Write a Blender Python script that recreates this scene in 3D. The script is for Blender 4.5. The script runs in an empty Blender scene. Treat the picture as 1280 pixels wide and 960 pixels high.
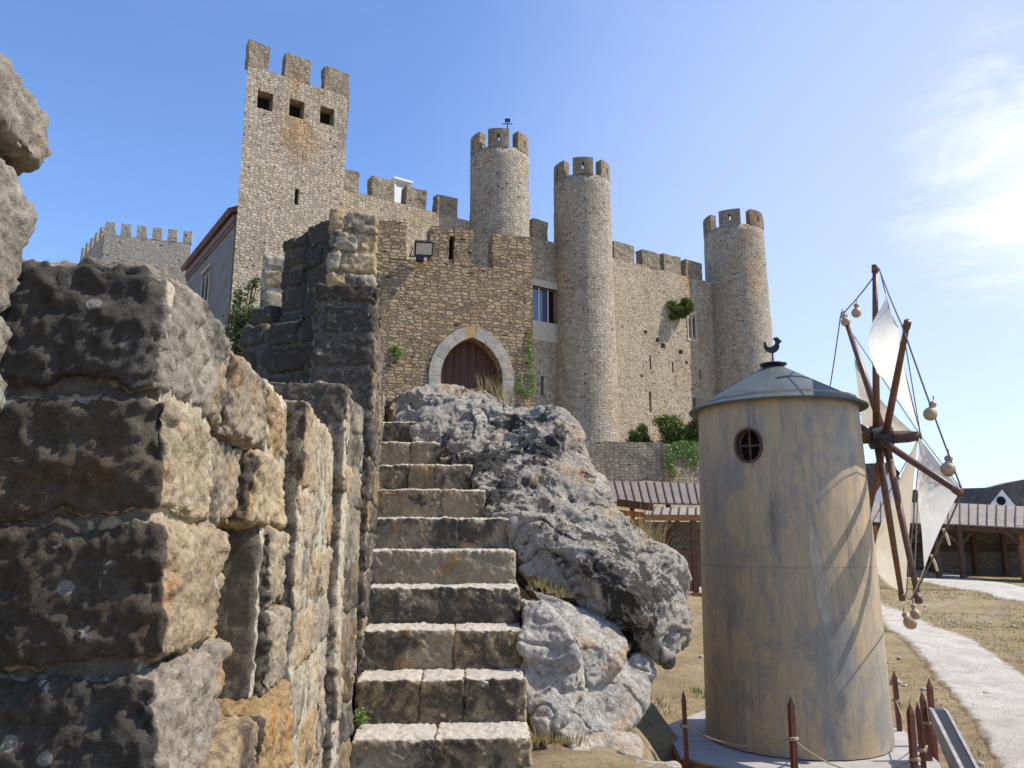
import bpy, bmesh, math, random
import numpy as np
from mathutils import Vector, Matrix

R = math.radians
sc = bpy.context.scene
COL = sc.collection
random.seed(5)
rng = np.random.default_rng(11)

# ------------------------------------------------------------------ camera / world / sun / exposure
PITCH = R(11.0)
cam_d = bpy.data.cameras.new('camera')
cam_d.sensor_width = 36.0
cam_d.lens = 36.0 * 1000 / 1280
cam_d.clip_start = 0.05
cam_d.clip_end = 3000
cam = bpy.data.objects.new('camera', cam_d)
COL.objects.link(cam)
cam.location = (0, 0, 0)
cam.rotation_euler = (R(90) + PITCH, 0, 0)
sc.camera = cam

SUN_AZ, SUN_EL = R(88.0), R(48.0)
SUN_DIR = Vector((math.sin(SUN_AZ) * math.cos(SUN_EL), math.cos(SUN_AZ) * math.cos(SUN_EL), math.sin(SUN_EL)))

world = bpy.data.worlds.new('World')
sc.world = world
world.use_nodes = True
wn = world.node_tree
wn.nodes.clear()

def node(nt, typ, ins=None, **props):
    n = nt.nodes.new(typ)
    for k, v in props.items():
        setattr(n, k, v)
    for k, v in (ins or {}).items():
        s = n.inputs[k]
        if hasattr(v, 'is_output'):
            nt.links.new(v, s)
        else:
            s.default_value = v
    return n

def mth(nt, op, a, b=0.0, c=0.0, clamp=False):
    return node(nt, 'ShaderNodeMath', {0: a, 1: b, 2: c}, operation=op, use_clamp=clamp).outputs[0]

def mixc(nt, fac, a, b, mode='MIX'):
    n = node(nt, 'ShaderNodeMix', {}, data_type='RGBA', blend_type=mode)
    for idx, v in ((0, fac), (6, a), (7, b)):
        if hasattr(v, 'is_output'):
            nt.links.new(v, n.inputs[idx])
        else:
            n.inputs[idx].default_value = v if idx == 0 else (tuple(v) + (1,) if len(v) == 3 else v)
    return n.outputs[2]

def ramp(nt, fac, stops, interp='LINEAR'):
    n = nt.nodes.new('ShaderNodeValToRGB')
    n.color_ramp.interpolation = interp
    els = n.color_ramp.elements
    while len(els) < len(stops):
        els.new(0.5)
    for e, (p, c) in zip(els, stops):
        e.position = p
        if not hasattr(c, '__len__'):
            c = (c, c, c)
        e.color = tuple(c) + (1,)
    nt.links.new(fac, n.inputs[0])
    return n.outputs[0]

def step(nt, v, lo, hi):
    return node(nt, 'ShaderNodeMapRange', {0: v, 1: lo, 2: hi, 3: 0.0, 4: 1.0}, interpolation_type='SMOOTHSTEP').outputs[0]

def noise(nt, vec, scale, detail=5, rough=.6, dist=0.0, ntype='FBM'):
    return node(nt, 'ShaderNodeTexNoise', {'Vector': vec, 'Scale': scale, 'Detail': detail, 'Roughness': rough, 'Distortion': dist}, noise_type=ntype).outputs[0]

def vmul(nt, vec, s):
    return node(nt, 'ShaderNodeVectorMath', {0: vec, 1: s}, operation='MULTIPLY').outputs[0]

sky = node(wn, 'ShaderNodeTexSky', {}, sky_type='NISHITA', sun_disc=False, sun_elevation=SUN_EL, sun_rotation=SUN_AZ,
           altitude=100.0, air_density=1.0, dust_density=.45, ozone_density=2.2)
tc = node(wn, 'ShaderNodeTexCoord')
def sky_dir(px, py):
    u, v = (px - 640) / 1000, (480 - py) / 1000
    d = Vector((u, math.cos(PITCH) - v * math.sin(PITCH), math.sin(PITCH) + v * math.cos(PITCH)))
    return d.normalized()
dotn = node(wn, 'ShaderNodeVectorMath', {0: tc.outputs['Generated'], 1: sky_dir(1350, 235)}, operation='DOT_PRODUCT').outputs['Value']
glow = step(wn, dotn, .976, 1.002)
cn = noise(wn, vmul(wn, tc.outputs['Generated'], (1.2, 1.2, 3.6)), 4.6, 10, .62, .6)
wisp = mth(wn, 'MULTIPLY', mth(wn, 'ADD', step(wn, cn, .44, .76), mth(wn, 'MULTIPLY', mth(wn, 'POWER', glow, 4.0), .9)), glow)
wisp2 = mth(wn, 'MULTIPLY', step(wn, noise(wn, vmul(wn, tc.outputs['Generated'], (1, 1, 2.2)), 2.1, 7, .6, .3), .5, .85), .10)
dright = node(wn, 'ShaderNodeVectorMath', {0: tc.outputs['Generated'], 1: sky_dir(1500, 420)}, operation='DOT_PRODUCT').outputs['Value']
veil = mth(wn, 'MULTIPLY', step(wn, dright, .62, 1.04), .58)
cl = mth(wn, 'ADD', wisp2, veil, clamp=True)
tint = mixc(wn, 1.0, sky.outputs[0], (1.54, 1.78, 2.20), 'MULTIPLY')
skyc = mixc(wn, cl, tint, (7.5, 7.9, 9.6))
skyc = mixc(wn, mth(wn, 'MULTIPLY', wisp, .9, clamp=True), skyc, (9.6, 9.9, 10.4))
bg = node(wn, 'ShaderNodeBackground', {'Color': skyc, 'Strength': 0.088})
node(wn, 'ShaderNodeOutputWorld', {'Surface': bg.outputs[0]})

sun_d = bpy.data.lights.new('sun', 'SUN')
sun_d.energy = 4.6
sun_d.angle = R(0.53)
sun_d.color = (1.0, .93, .82)
sun = bpy.data.objects.new('sun', sun_d)
COL.objects.link(sun)
sun.rotation_euler = SUN_DIR.to_track_quat('Z', 'Y').to_euler()
sun.location = (30, 10, 40)

sc.view_settings.view_transform = 'Standard'
sc.view_settings.look = 'None'
sc.view_settings.exposure = 0.38
sc.view_settings.gamma = 1.0
sc.render.engine = 'CYCLES'
sc.cycles.max_bounces = 6
sc.cycles.use_adaptive_sampling = True

# ------------------------------------------------------------------ numpy noise
PERM = rng.permutation(256)
PERM = np.concatenate([PERM, PERM, PERM])
GRAD = rng.normal(size=(256, 3))
GRAD /= np.linalg.norm(GRAD, axis=1)[:, None]

def perlin(p):
    p = np.asarray(p, float)
    i = np.floor(p).astype(int)
    f = p - i
    i &= 255
    w = f * f * f * (f * (f * 6 - 15) + 10)
    tot = 0
    for dx in (0, 1):
        for dy in (0, 1):
            for dz in (0, 1):
                h = PERM[PERM[PERM[(i[:, 0] + dx) & 255] + ((i[:, 1] + dy) & 255)] + ((i[:, 2] + dz) & 255)]
                g = GRAD[h]
                d = g[:, 0] * (f[:, 0] - dx) + g[:, 1] * (f[:, 1] - dy) + g[:, 2] * (f[:, 2] - dz)
                wt = (w[:, 0] if dx else 1 - w[:, 0]) * (w[:, 1] if dy else 1 - w[:, 1]) * (w[:, 2] if dz else 1 - w[:, 2])
                tot = tot + wt * d
    return tot * 1.5

def fbm(p, scale=1.0, octs=4, gain=.5, lac=2.03, off=0.0):
    p = np.asarray(p, float) * scale + off
    a, t = 1.0, 0
    for _ in range(octs):
        t = t + a * perlin(p)
        p = p * lac + 17.3
        a *= gain
    return t

def ridged(p, scale=1.0, octs=4, gain=.5, off=0.0):
    p = np.asarray(p, float) * scale + off
    a, t = 1.0, 0
    for _ in range(octs):
        t = t + a * (1 - 2 * np.abs(perlin(p)))
        p = p * 2.07 + 9.1
        a *= gain
    return t

# ------------------------------------------------------------------ picture point -> world point at forward distance Y
CP, SP = math.cos(PITCH), math.sin(PITCH)
def P(px, py, Y):
    u, v = (px - 640) / 1000, (480 - py) / 1000
    k = Y / (CP - v * SP)
    return Vector((u * k, Y, (SP + v * CP) * k))

# ------------------------------------------------------------------ object helpers
def mesh_obj(name, V, F, mat, parent=None, smooth=False, attrs=None):
    me = bpy.data.meshes.new(name)
    V = np.asarray(V, np.float32).reshape(-1, 3)
    if parent is not None:
        V = V - np.array(root_of(parent).location, np.float32)
    if isinstance(F, np.ndarray) and F.ndim == 2:
        n, k = F.shape
        me.vertices.add(len(V)); me.vertices.foreach_set('co', V.ravel())
        me.loops.add(n * k); me.loops.foreach_set('vertex_index', F.astype(np.int32).ravel())
        me.polygons.add(n); me.polygons.foreach_set('loop_start', np.arange(0, n * k, k, dtype=np.int32))
        me.update(calc_edges=True)
    else:
        me.from_pydata([tuple(v) for v in V], [], [tuple(f) for f in F])
    if smooth:
        me.polygons.foreach_set('use_smooth', np.ones(len(me.polygons), bool))
    for k, a in (attrs or {}).items():
        at = me.attributes.new(k, 'FLOAT_COLOR', 'POINT')
        a4 = np.ones((len(V), 4), np.float32); a4[:, :a.shape[1]] = a
        at.data.foreach_set('color', a4.ravel())
    me.materials.append(mat)
    me.validate()
    o = bpy.data.objects.new(name, me)
    COL.objects.link(o)
    if parent is not None:
        o.parent = parent
    return o

def root_of(o):
    while o.parent:
        o = o.parent
    return o

def tag(o, label, cat, group=None, kind=None):
    if label: o['label'] = label
    if cat: o['category'] = cat
    if group: o['group'] = group
    o['kind'] = kind or 'thing'
    return o

def thing(name, loc, label, cat, group=None):
    o = bpy.data.objects.new(name, None)
    o.empty_display_size = .2
    o.location = loc
    COL.objects.link(o)
    return tag(o, label, cat, group)

class MB:
    """collects shapes into one mesh"""
    def __init__(s):
        s.V, s.F = [], []
    def add(s, V, F):
        b = len(s.V)
        s.V += [tuple(v) for v in V]
        s.F += [tuple(i + b for i in f) for f in F]
        return s
    def box(s, c, half, ax=None, bev=0.0):
        ax = ax or (Vector((1, 0, 0)), Vector((0, 1, 0)), Vector((0, 0, 1)))
        c = Vector(c)
        bm = bmesh.new()
        bmesh.ops.create_cube(bm, size=2)
        for v in bm.verts:
            v.co = Vector((v.co.x * half[0], v.co.y * half[1], v.co.z * half[2]))
        if bev:
            bmesh.ops.bevel(bm, geom=bm.edges[:], offset=bev, segments=1, affect='EDGES')
        bm.verts.index_update()
        V = [c + ax[0] * v.co.x + ax[1] * v.co.y + ax[2] * v.co.z for v in bm.verts]
        if ax[0].cross(ax[1]).dot(ax[2]) < 0:
            F = [[v.index for v in reversed(f.verts)] for f in bm.faces]
        else:
            F = [[v.index for v in f.verts] for f in bm.faces]
        bm.free()
        return s.add(V, F)
    def beam(s, a, b, w, h, up=Vector((0, 0, 1)), bev=0.0):
        a, b = Vector(a), Vector(b)
        d = (b - a); L = d.length; d.normalize()
        if abs(d.dot(up)) > .98: up = Vector((0, 1, 0))
        x = d.cross(up).normalized(); z = x.cross(d)
        return s.box((a + b) / 2, (L / 2, w / 2, h / 2), (d, x * -1, z), bev)
    def tube(s, pts, r, sides=8, cap=True):
        pts = [Vector(p) for p in pts]
        n = len(pts)
        rs = r if hasattr(r, '__len__') else [r] * n
        t0 = (pts[1] - pts[0]).normalized()
        up = Vector((0, 0, 1)) if abs(t0.z) < .9 else Vector((1, 0, 0))
        x = t0.cross(up).normalized()
        V, F = [], []
        for i, p in enumerate(pts):
            t = (pts[min(i + 1, n - 1)] - pts[max(i - 1, 0)]).normalized()
            x = (x - t * x.dot(t)).normalized()
            y = t.cross(x)
            for k in range(sides):
                a = 2 * math.pi * k / sides
                V.append(p + (x * math.cos(a) + y * math.sin(a)) * rs[i])
        for i in range(n - 1):
            for k in range(sides):
                k2 = (k + 1) % sides
                F.append((i * sides + k, i * sides + k2, (i + 1) * sides + k2, (i + 1) * sides + k))
        if cap:
            F.append(tuple(range(sides))[::-1]); F.append(tuple(range((n - 1) * sides, n * sides)))
        return s.add(V, F)
    def lathe(s, c, prof, seg=32, ax=Vector((0, 0, 1)), a0=0.0):
        c = Vector(c); ax = ax.normalized()
        x = ax.orthogonal().normalized() if abs(ax.z) < .999 else Vector((1, 0, 0))
        y = ax.cross(x)
        V, F = [], []
        for (r, z) in prof:
            for k in range(seg):
                a = a0 + 2 * math.pi * k / seg
                V.append(c + (x * math.cos(a) + y * math.sin(a)) * max(r, 1e-4) + ax * z)
        for i in range(len(prof) - 1):
            for k in range(seg):
                k2 = (k + 1) % seg
                F.append((i * seg + k, i * seg + k2, (i + 1) * seg + k2, (i + 1) * seg + k))
        F.append(tuple(range(seg))[::-1]); F.append(tuple(range((len(prof) - 1) * seg, len(prof) * seg)))
        return s.add(V, F)
    def prism(s, poly, ext):
        """poly: list of 3D points (planar), extruded by vector ext"""
        n = len(poly)
        poly = [Vector(p) for p in poly]
        nor = Vector((0, 0, 0))
        for i in range(n):
            nor += poly[i].cross(poly[(i + 1) % n])
        if nor.dot(ext) > 0: poly = poly[::-1]
        V = poly + [p + ext for p in poly]
        F = [tuple(range(n)), tuple(range(2 * n - 1, n - 1, -1))]
        for i in range(n):
            j = (i + 1) % n
            F.append((j, i, i + n, j + n))
        return s.add(V, F)
    def build(s, name, mat, parent=None, smooth=False):
        return mesh_obj(name, s.V, s.F, mat, parent, smooth)

def apply_mods(o):
    dg = bpy.context.evaluated_depsgraph_get()
    me = bpy.data.meshes.new_from_object(o.evaluated_get(dg))
    o.modifiers.clear()
    o.data = me
    return o

def boolean_cut(o, cutter_mb, mat):
    c = mesh_obj('cutter', cutter_mb.V, cutter_mb.F, mat)
    if o.parent: c.location = -Vector(root_of(o).location) * 0
    m = o.modifiers.new('cut', 'BOOLEAN'); m.operation = 'DIFFERENCE'; m.solver = 'EXACT'; m.object = c
    bpy.context.view_layer.update()
    apply_mods(o)
    bpy.data.objects.remove(c)
    return o

def auto_smooth(o, ang=35):
    bm = bmesh.new(); bm.from_mesh(o.data)
    for f in bm.faces: f.smooth = True
    for e in bm.edges:
        if len(e.link_faces) == 2 and e.calc_face_angle(0) > R(ang): e.smooth = False
    bm.to_mesh(o.data); bm.free()

def uv_wall(o, d):
    """UV in metres: along d (and across it on the return faces) and up"""
    me = o.data
    off = Vector(root_of(o).location) if o.parent else Vector((0, 0, 0))
    d = Vector(d).normalized(); n = Vector((d.y, -d.x, 0))
    uv = me.uv_layers.new(name='UVMap') if not me.uv_layers else me.uv_layers[0]
    for p in me.polygons:
        nn = p.normal
        for li in p.loop_indices:
            q = me.vertices[me.loops[li].vertex_index].co + off
            if abs(nn.z) > .75: c = (q.dot(d), q.dot(n))
            elif abs(nn.dot(n)) >= abs(nn.dot(d)): c = (q.dot(d), q.z)
            else: c = (q.dot(n) + 37.3, q.z)
            uv.data[li].uv = c

def uv_cyl(o, c, r):
    me = o.data
    off = Vector(root_of(o).location) if o.parent else Vector((0, 0, 0))
    uv = me.uv_layers.new(name='UVMap') if not me.uv_layers else me.uv_layers[0]
    for p in me.polygons:
        pc = p.center + off
        a0 = math.atan2(pc.y - c[1], pc.x - c[0])
        for li in p.loop_indices:
            q = me.vertices[me.loops[li].vertex_index].co + off
            a = math.atan2(q.y - c[1], q.x - c[0])
            if a - a0 > math.pi: a -= 2 * math.pi
            if a - a0 < -math.pi: a += 2 * math.pi
            if abs(p.normal.z) > .75: uv.data[li].uv = (q.x, q.y)
            else: uv.data[li].uv = (a * r, q.z)

# ------------------------------------------------------------------ materials
def new_mat(name):
    m = bpy.data.materials.new(name); m.use_nodes = True
    nt = m.node_tree; nt.nodes.clear()
    return m, nt

def finish(nt, col, rough=.9, height=None, bstr=.5, bdist=.02, spec=.25, metal=0.0):
    b = node(nt, 'ShaderNodeBsdfPrincipled', {'Base Color': col if hasattr(col, 'is_output') else tuple(col) + (1,), 'Roughness': rough, 'Metallic': metal})
    b.inputs['Specular IOR Level'].default_value = spec
    if height is not None:
        bp = node(nt, 'ShaderNodeBump', {'Strength': bstr, 'Distance': bdist, 'Height': height})
        nt.links.new(bp.outputs[0], b.inputs['Normal'])
    node(nt, 'ShaderNodeOutputMaterial', {'Surface': b.outputs[0]})
    return b

def coords(nt, kind='Object'):
    return node(nt, 'ShaderNodeTexCoord').outputs[kind]

def plain(name, col, rough=.7, var=.25, scale=8, spec=.3, metal=0.0, bump=.0):
    m, nt = new_mat(name)
    c = coords(nt)
    n = noise(nt, c, scale, 6, .65)
    lo = tuple(x * (1 - var) for x in col); hi = tuple(min(1, x * (1 + var)) for x in col)
    cc = ramp(nt, n, [(.3, lo), (.7, hi)])
    finish(nt, cc, rough, n if bump else None, bump, .01, spec, metal)
    return m

def mat_masonry(name, su, sv, stones, joint, ochre=.5, dark=.35, jw=.07, bump=.8, warp=.55):
    m, nt = new_mat(name)
    uv = coords(nt, 'UV'); ob = coords(nt)
    base = vmul(nt, uv, (1.42 / su, 1.42 / sv, 1))
    def warped(v, sc_, amt):
        w = node(nt, 'ShaderNodeTexNoise', {'Vector': v, 'Scale': sc_, 'Detail': 3.0})
        w = node(nt, 'ShaderNodeVectorMath', {0: w.outputs['Color'], 1: (.5, .5, .5)}, operation='SUBTRACT').outputs[0]
        return node(nt, 'ShaderNodeVectorMath', {0: v, 1: vmul(nt, w, (amt, amt, 0))}, operation='ADD').outputs[0]
    base = warped(base, 1.1, warp)
    def cells(v, rnd):
        a = node(nt, 'ShaderNodeTexVoronoi', {'Vector': v, 'Scale': 1.0, 'Randomness': rnd}, voronoi_dimensions='2D', feature='F1')
        e = node(nt, 'ShaderNodeTexVoronoi', {'Vector': v, 'Scale': 1.0, 'Randomness': rnd}, voronoi_dimensions='2D', feature='DISTANCE_TO_EDGE')
        return node(nt, 'ShaderNodeSeparateColor', {0: a.outputs['Color']}), e.outputs['Distance']
    sA, eA = cells(base, .72)
    sB, eB = cells(vmul(nt, base, (1.9, 1.75, 1)), .85)
    # some stones are broken up into small packing pieces
    big3 = noise(nt, ob, .8, 4, .6)
    small = step(nt, mth(nt, 'ADD', sA.outputs[1], mth(nt, 'MULTIPLY', mth(nt, 'SUBTRACT', big3, .5), 1.2)), .60, .64)
    eBb = mth(nt, 'MINIMUM', mth(nt, 'MULTIPLY', eB, .6), eA)
    edge = node(nt, 'ShaderNodeMix', {0: small, 2: eA, 3: eBb}, data_type='FLOAT').outputs[0]
    tone = node(nt, 'ShaderNodeMix', {0: mth(nt, 'MULTIPLY', small, .6), 2: sA.outputs[0], 3: sB.outputs[0]}, data_type='FLOAT').outputs[0]
    mean = [sum(c[k] for c in stones) / len(stones) for k in range(3)]
    stones = [tuple(.68 * c[k] + .32 * mean[k] for k in range(3)) for c in stones]
    stc = ramp(nt, tone, [(i / (len(stones) - 1), c) for i, c in enumerate(stones)])
    fine = noise(nt, ob, 11, 7, .72)
    stc = mixc(nt, .6, stc, ramp(nt, fine, [(.25, .5), (.75, 1.25)]), 'MULTIPLY')
    stc = mixc(nt, 1.0, stc, (1.30, 1.23, 1.12), 'MULTIPLY')
    jn = mth(nt, 'ADD', edge, mth(nt, 'MULTIPLY', mth(nt, 'SUBTRACT', noise(nt, ob, 4, 5, .7), .5), .26))
    jm = step(nt, jn, -.02, jw * 1.7)
    joint = tuple(x * 1.38 for x in joint)
    jc = mixc(nt, .7, joint, ramp(nt, noise(nt, ob, 2.2, 5, .7), [(.3, .55), (.7, 1.6)]), 'MULTIPLY')
    c = mixc(nt, jm, jc, stc)
    big = noise(nt, vmul(nt, ob, (1, 1, .45)), .42, 6, .62)
    c = mixc(nt, mth(nt, 'MULTIPLY', step(nt, big, .52, .70), ochre), c, mixc(nt, 1.0, c, (1.15, .78, .42), 'MULTIPLY'))
    big2 = noise(nt, vmul(nt, ob, (1.3, 1.3, .4)), .55, 8, .68, .2)
    c = mixc(nt, mth(nt, 'MULTIPLY', step(nt, big2, .48, .68), dark), c, mixc(nt, 1.0, c, (.48, .47, .46), 'MULTIPLY'))
    pale = noise(nt, vmul(nt, ob, (1.1, 1.1, .35)), .8, 7, .66, .3)
    c = mixc(nt, mth(nt, 'MULTIPLY', step(nt, pale, .56, .72), .35), c, mixc(nt, 1.0, c, (1.35, 1.35, 1.36), 'MULTIPLY'))
    holes = step(nt, sB.outputs[2], .982, .987)
    c = mixc(nt, mth(nt, 'MULTIPLY', holes, .75), c, (.05, .045, .04))
    h = mth(nt, 'ADD', mth(nt, 'MULTIPLY', step(nt, jn, -.03, .2), .9), mth(nt, 'ADD', mth(nt, 'MULTIPLY', fine, .8), mth(nt, 'MULTIPLY', tone, .5)))
    h = mth(nt, 'SUBTRACT', h, mth(nt, 'MULTIPLY', holes, 1.2))
    finish(nt, c, .95, h, bump, .045, .1)
    return m

def mat_nearstone(name, black=.5, white=.5, palette=None, bright=1.0, tread=0.0):
    m, nt = new_mat(name)
    ob = coords(nt)
    at = node(nt, 'ShaderNodeAttribute', attribute_name='tint')
    sep = node(nt, 'ShaderNodeSeparateColor', {0: at.outputs['Color']})
    pal = palette or [(.30, .25, .18), (.24, .22, .19), (.36, .27, .15), (.33, .30, .25), (.27, .19, .10), (.36, .33, .27)]
    pal = [(c[0] * bright * 1.04, c[1] * bright, c[2] * bright * .92) for c in pal]
    st = ramp(nt, sep.outputs[0], [(i / (len(pal) - 1), c) for i, c in enumerate(pal)])
    n1 = noise(nt, ob, 7, 8, .68, .2)
    n2 = noise(nt, ob, 26, 8, .7)
    n3 = noise(nt, ob, 85, 6, .75)
    st = mixc(nt, .8, st, ramp(nt, n1, [(.25, .42), (.5, .9), (.75, 1.25)]), 'MULTIPLY')
    st = mixc(nt, mth(nt, 'MULTIPLY', step(nt, noise(nt, ob, 5.3, 6, .66, .3), .54, .66), .55), st, mixc(nt, 1.0, st, (1.35, .86, .42), 'MULTIPLY'))
    mort = mixc(nt, .75, (.45 * bright, .39 * bright, .28 * bright), ramp(nt, n2, [(.25, .5), (.75, 1.15)]), 'MULTIPLY')
    c = mixc(nt, sep.outputs[1], st, mort)
    c = mixc(nt, .8, c, ramp(nt, n3, [(.3, .5), (.5, 1.0), (.7, 1.35)]), 'MULTIPLY')
    bl = step(nt, mth(nt, 'ADD', noise(nt, ob, 4.2, 9, .72, .4), mth(nt, 'ADD', mth(nt, 'MULTIPLY', mth(nt, 'SUBTRACT', sep.outputs[2], .5), .16), mth(nt, 'MULTIPLY', at.outputs['Alpha'], .40))), .60 - .22 * black, .74 - .17 * black)  # random lichen patches, spread further by the painted shade held in alpha
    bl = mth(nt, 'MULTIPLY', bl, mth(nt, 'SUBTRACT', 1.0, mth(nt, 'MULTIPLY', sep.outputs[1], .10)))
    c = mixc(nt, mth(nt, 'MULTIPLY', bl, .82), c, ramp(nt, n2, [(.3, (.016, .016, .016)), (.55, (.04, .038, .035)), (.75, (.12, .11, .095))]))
    wl = step(nt, mth(nt, 'ADD', noise(nt, ob, 13, 7, .7, .5), mth(nt, 'MULTIPLY', n3, .12)), .74 - .06 * white, .79 - .06 * white)
    c = mixc(nt, mth(nt, 'MULTIPLY', wl, .8), c, (.50, .49, .45))
    vs = node(nt, 'ShaderNodeTexVoronoi', {'Vector': ob, 'Scale': 17.0, 'Randomness': 1.0})
    sv = node(nt, 'ShaderNodeSeparateColor', {0: vs.outputs['Color']})
    spot = mth(nt, 'MULTIPLY', step(nt, mth(nt, 'ADD', vs.outputs['Distance'], mth(nt, 'MULTIPLY', n3, .12)), .30, .24), step(nt, sv.outputs[0], .86, .88))
    c = mixc(nt, mth(nt, 'MULTIPLY', spot, .55 * white + .15), c, (.46, .46, .43))
    if tread:
        geo = node(nt, 'ShaderNodeNewGeometry')
        nz = node(nt, 'ShaderNodeSeparateXYZ', {0: geo.outputs['Normal']}).outputs[2]
        tr = mth(nt, 'MULTIPLY', step(nt, mth(nt, 'ADD', nz, mth(nt, 'MULTIPLY', mth(nt, 'SUBTRACT', n2, .5), .9)), .45, .8), tread)
        c = mixc(nt, tr, c, mixc(nt, .7, (.52, .47, .39), ramp(nt, n2, [(.3, .7), (.7, 1.1)]), 'MULTIPLY'))
    h = mth(nt, 'ADD', mth(nt, 'MULTIPLY', n2, .8), mth(nt, 'MULTIPLY', n3, .35))
    finish(nt, c, .92, h, 1.0, .016, .15)
    return m

def mat_boulder(name, black=.5, base=(.36, .34, .31)):
    m, nt = new_mat(name)
    ob = coords(nt)
    n1 = noise(nt, ob, 3.2, 9, .7, .3)
    n2 = noise(nt, ob, 17, 8, .74)
    n3 = noise(nt, ob, 60, 6, .78)
    c = mixc(nt, .85, base, ramp(nt, n1, [(.25, .5), (.5, .95), (.72, 1.3)]), 'MULTIPLY')
    c = mixc(nt, .85, c, ramp(nt, n2, [(.3, .45), (.5, 1.0), (.7, 1.4)]), 'MULTIPLY')
    c = mixc(nt, .85, c, ramp(nt, n3, [(.3, .45), (.5, 1.0), (.7, 1.45)]), 'MULTIPLY')
    oc = step(nt, noise(nt, ob, 2.1, 7, .66, .5), .52, .66)
    c = mixc(nt, mth(nt, 'MULTIPLY', oc, .7), c, mixc(nt, 1.0, c, (1.25, .88, .50), 'MULTIPLY'))
    wl = step(nt, noise(nt, ob, 6.0, 9, .74, .6), .56, .68)
    c = mixc(nt, mth(nt, 'MULTIPLY', wl, .55), c, mixc(nt, .8, (.58, .55, .49), ramp(nt, n3, [(.3, .5), (.7, 1.15)]), 'MULTIPLY'))
    big = noise(nt, ob, .9, 3, .5)
    b1 = step(nt, mth(nt, 'ADD', mth(nt, 'ADD', noise(nt, ob, 3.4, 10, .78, .4), mth(nt, 'MULTIPLY', mth(nt, 'SUBTRACT', big, .5), .45)), mth(nt, 'MULTIPLY', mth(nt, 'SUBTRACT', n3, .5), .12)), .68 - .17 * black, .705 - .165 * black)
    b2 = step(nt, mth(nt, 'ADD', noise(nt, ob, 13.0, 8, .74, .4), mth(nt, 'MULTIPLY', mth(nt, 'SUBTRACT', n1, .5), .3)), .70 - .10 * black, .73 - .10 * black)
    c = mixc(nt, mth(nt, 'MULTIPLY', mth(nt, 'MAXIMUM', b1, b2), .9), c, ramp(nt, n3, [(.35, (.024, .023, .022)), (.6, (.06, .056, .05)), (.75, (.22, .21, .19))]))
    h = mth(nt, 'ADD', mth(nt, 'MULTIPLY', n2, 1.0), mth(nt, 'MULTIPLY', n3, .55))
    finish(nt, c, .94, h, 1.0, .05, .1)
    return m

M = {}
GREYS = [(.30, .27, .22), (.38, .345, .29), (.25, .225, .185), (.43, .40, .345), (.33, .275, .20), (.41, .375, .315), (.29, .26, .21)]
M['tower'] = mat_masonry('pale rubble masonry', .34, .23, GREYS, (.17, .15, .12), .5, .5, .075)
M['wall'] = mat_masonry('buff rubble masonry', .33, .22, [(.36, .31, .235), (.42, .365, .28), (.30, .255, .19), (.44, .39, .31), (.38, .30, .19)], (.18, .15, .11), .65, .45, .075)
M['keep'] = mat_masonry('grey rubble masonry', .34, .22, [(.33, .29, .235), (.41, .37, .305), (.28, .245, .195), (.44, .40, .335), (.37, .295, .20)], (.16, .138, .105), .6, .4, .08)
M['merlon'] = mat_masonry('weathered merlon masonry', .38, .24, [(.24, .205, .155), (.29, .245, .185), (.20, .175, .135), (.31, .27, .21)], (.13, .11, .085), .5, .6, .07)
M['gate'] = mat_masonry('brown flat rubble masonry', .29, .125, [(.31, .235, .145), (.37, .285, .18), (.25, .195, .125), (.41, .335, .225), (.33, .235, .13), (.35, .30, .225)], (.16, .125, .085), .55, .6, .085, 1.0, .6)
M['garden'] = mat_masonry('garden rubble masonry', .36, .22, [(.30, .26, .20), (.37, .33, .26), (.25, .22, .17), (.36, .29, .20)], (.13, .11, .085), .5, .4, .085)
M['far'] = mat_masonry('far wall masonry', .5, .28, [(.30, .28, .24), (.35, .325, .28), (.26, .24, .20)], (.19, .175, .15), .2, .3, .07)
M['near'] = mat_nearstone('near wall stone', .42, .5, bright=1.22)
M['pillar'] = mat_nearstone('shade darkened lichen stone', .85, .45, bright=.75)  # lichened wall stone, coloured darker for faces that lie in shade
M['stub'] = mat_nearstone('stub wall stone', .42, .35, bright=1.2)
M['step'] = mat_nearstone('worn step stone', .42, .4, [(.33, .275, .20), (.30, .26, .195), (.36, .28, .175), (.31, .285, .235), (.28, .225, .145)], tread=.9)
M['boulder'] = mat_boulder('black spotted limestone', .86, (.47, .425, .35))
M['pale_rock'] = mat_boulder('pale limestone', .30, (.60, .555, .48))
M['ashlar'] = mat_nearstone('dressed grey arch stone', .0, .2, [(.41, .385, .345), (.45, .42, .37), (.38, .355, .315), (.44, .31, .145)])
M['frame_stone'] = plain('pale dressed stone', (.46, .40, .31), .85, .15, 5, .2, 0, .3)
M['dark'] = plain('dark interior', (.012, .011, .010), .9, .2)
M['redwood'] = plain('red brown painted wood', (.15, .048, .03), .55, .35, 14, .35)
M['spoke'] = plain('varnished brown wood', (.15, .072, .042), .42, .35, 12, .4)
M['log'] = plain('dark log', (.085, .05, .034), .6, .4, 10, .3, 0, .4)
M['shedwood'] = plain('brown stained timber', (.125, .062, .036), .7, .35, 10, .25)
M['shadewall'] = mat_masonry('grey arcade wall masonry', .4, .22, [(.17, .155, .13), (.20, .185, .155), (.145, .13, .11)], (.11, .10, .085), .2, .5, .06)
M['iron'] = plain('black iron', (.018, .018, .02), .45, .3, 12, .4)
M['rope'] = plain('fibre rope', (.34, .26, .16), .9, .25, 60)
M['darkrope'] = plain('weathered rope', (.20, .165, .125), .9, .25, 60)
M['gourd'] = plain('dried gourd', (.42, .31, .19), .5, .3, 9, .35)
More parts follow.
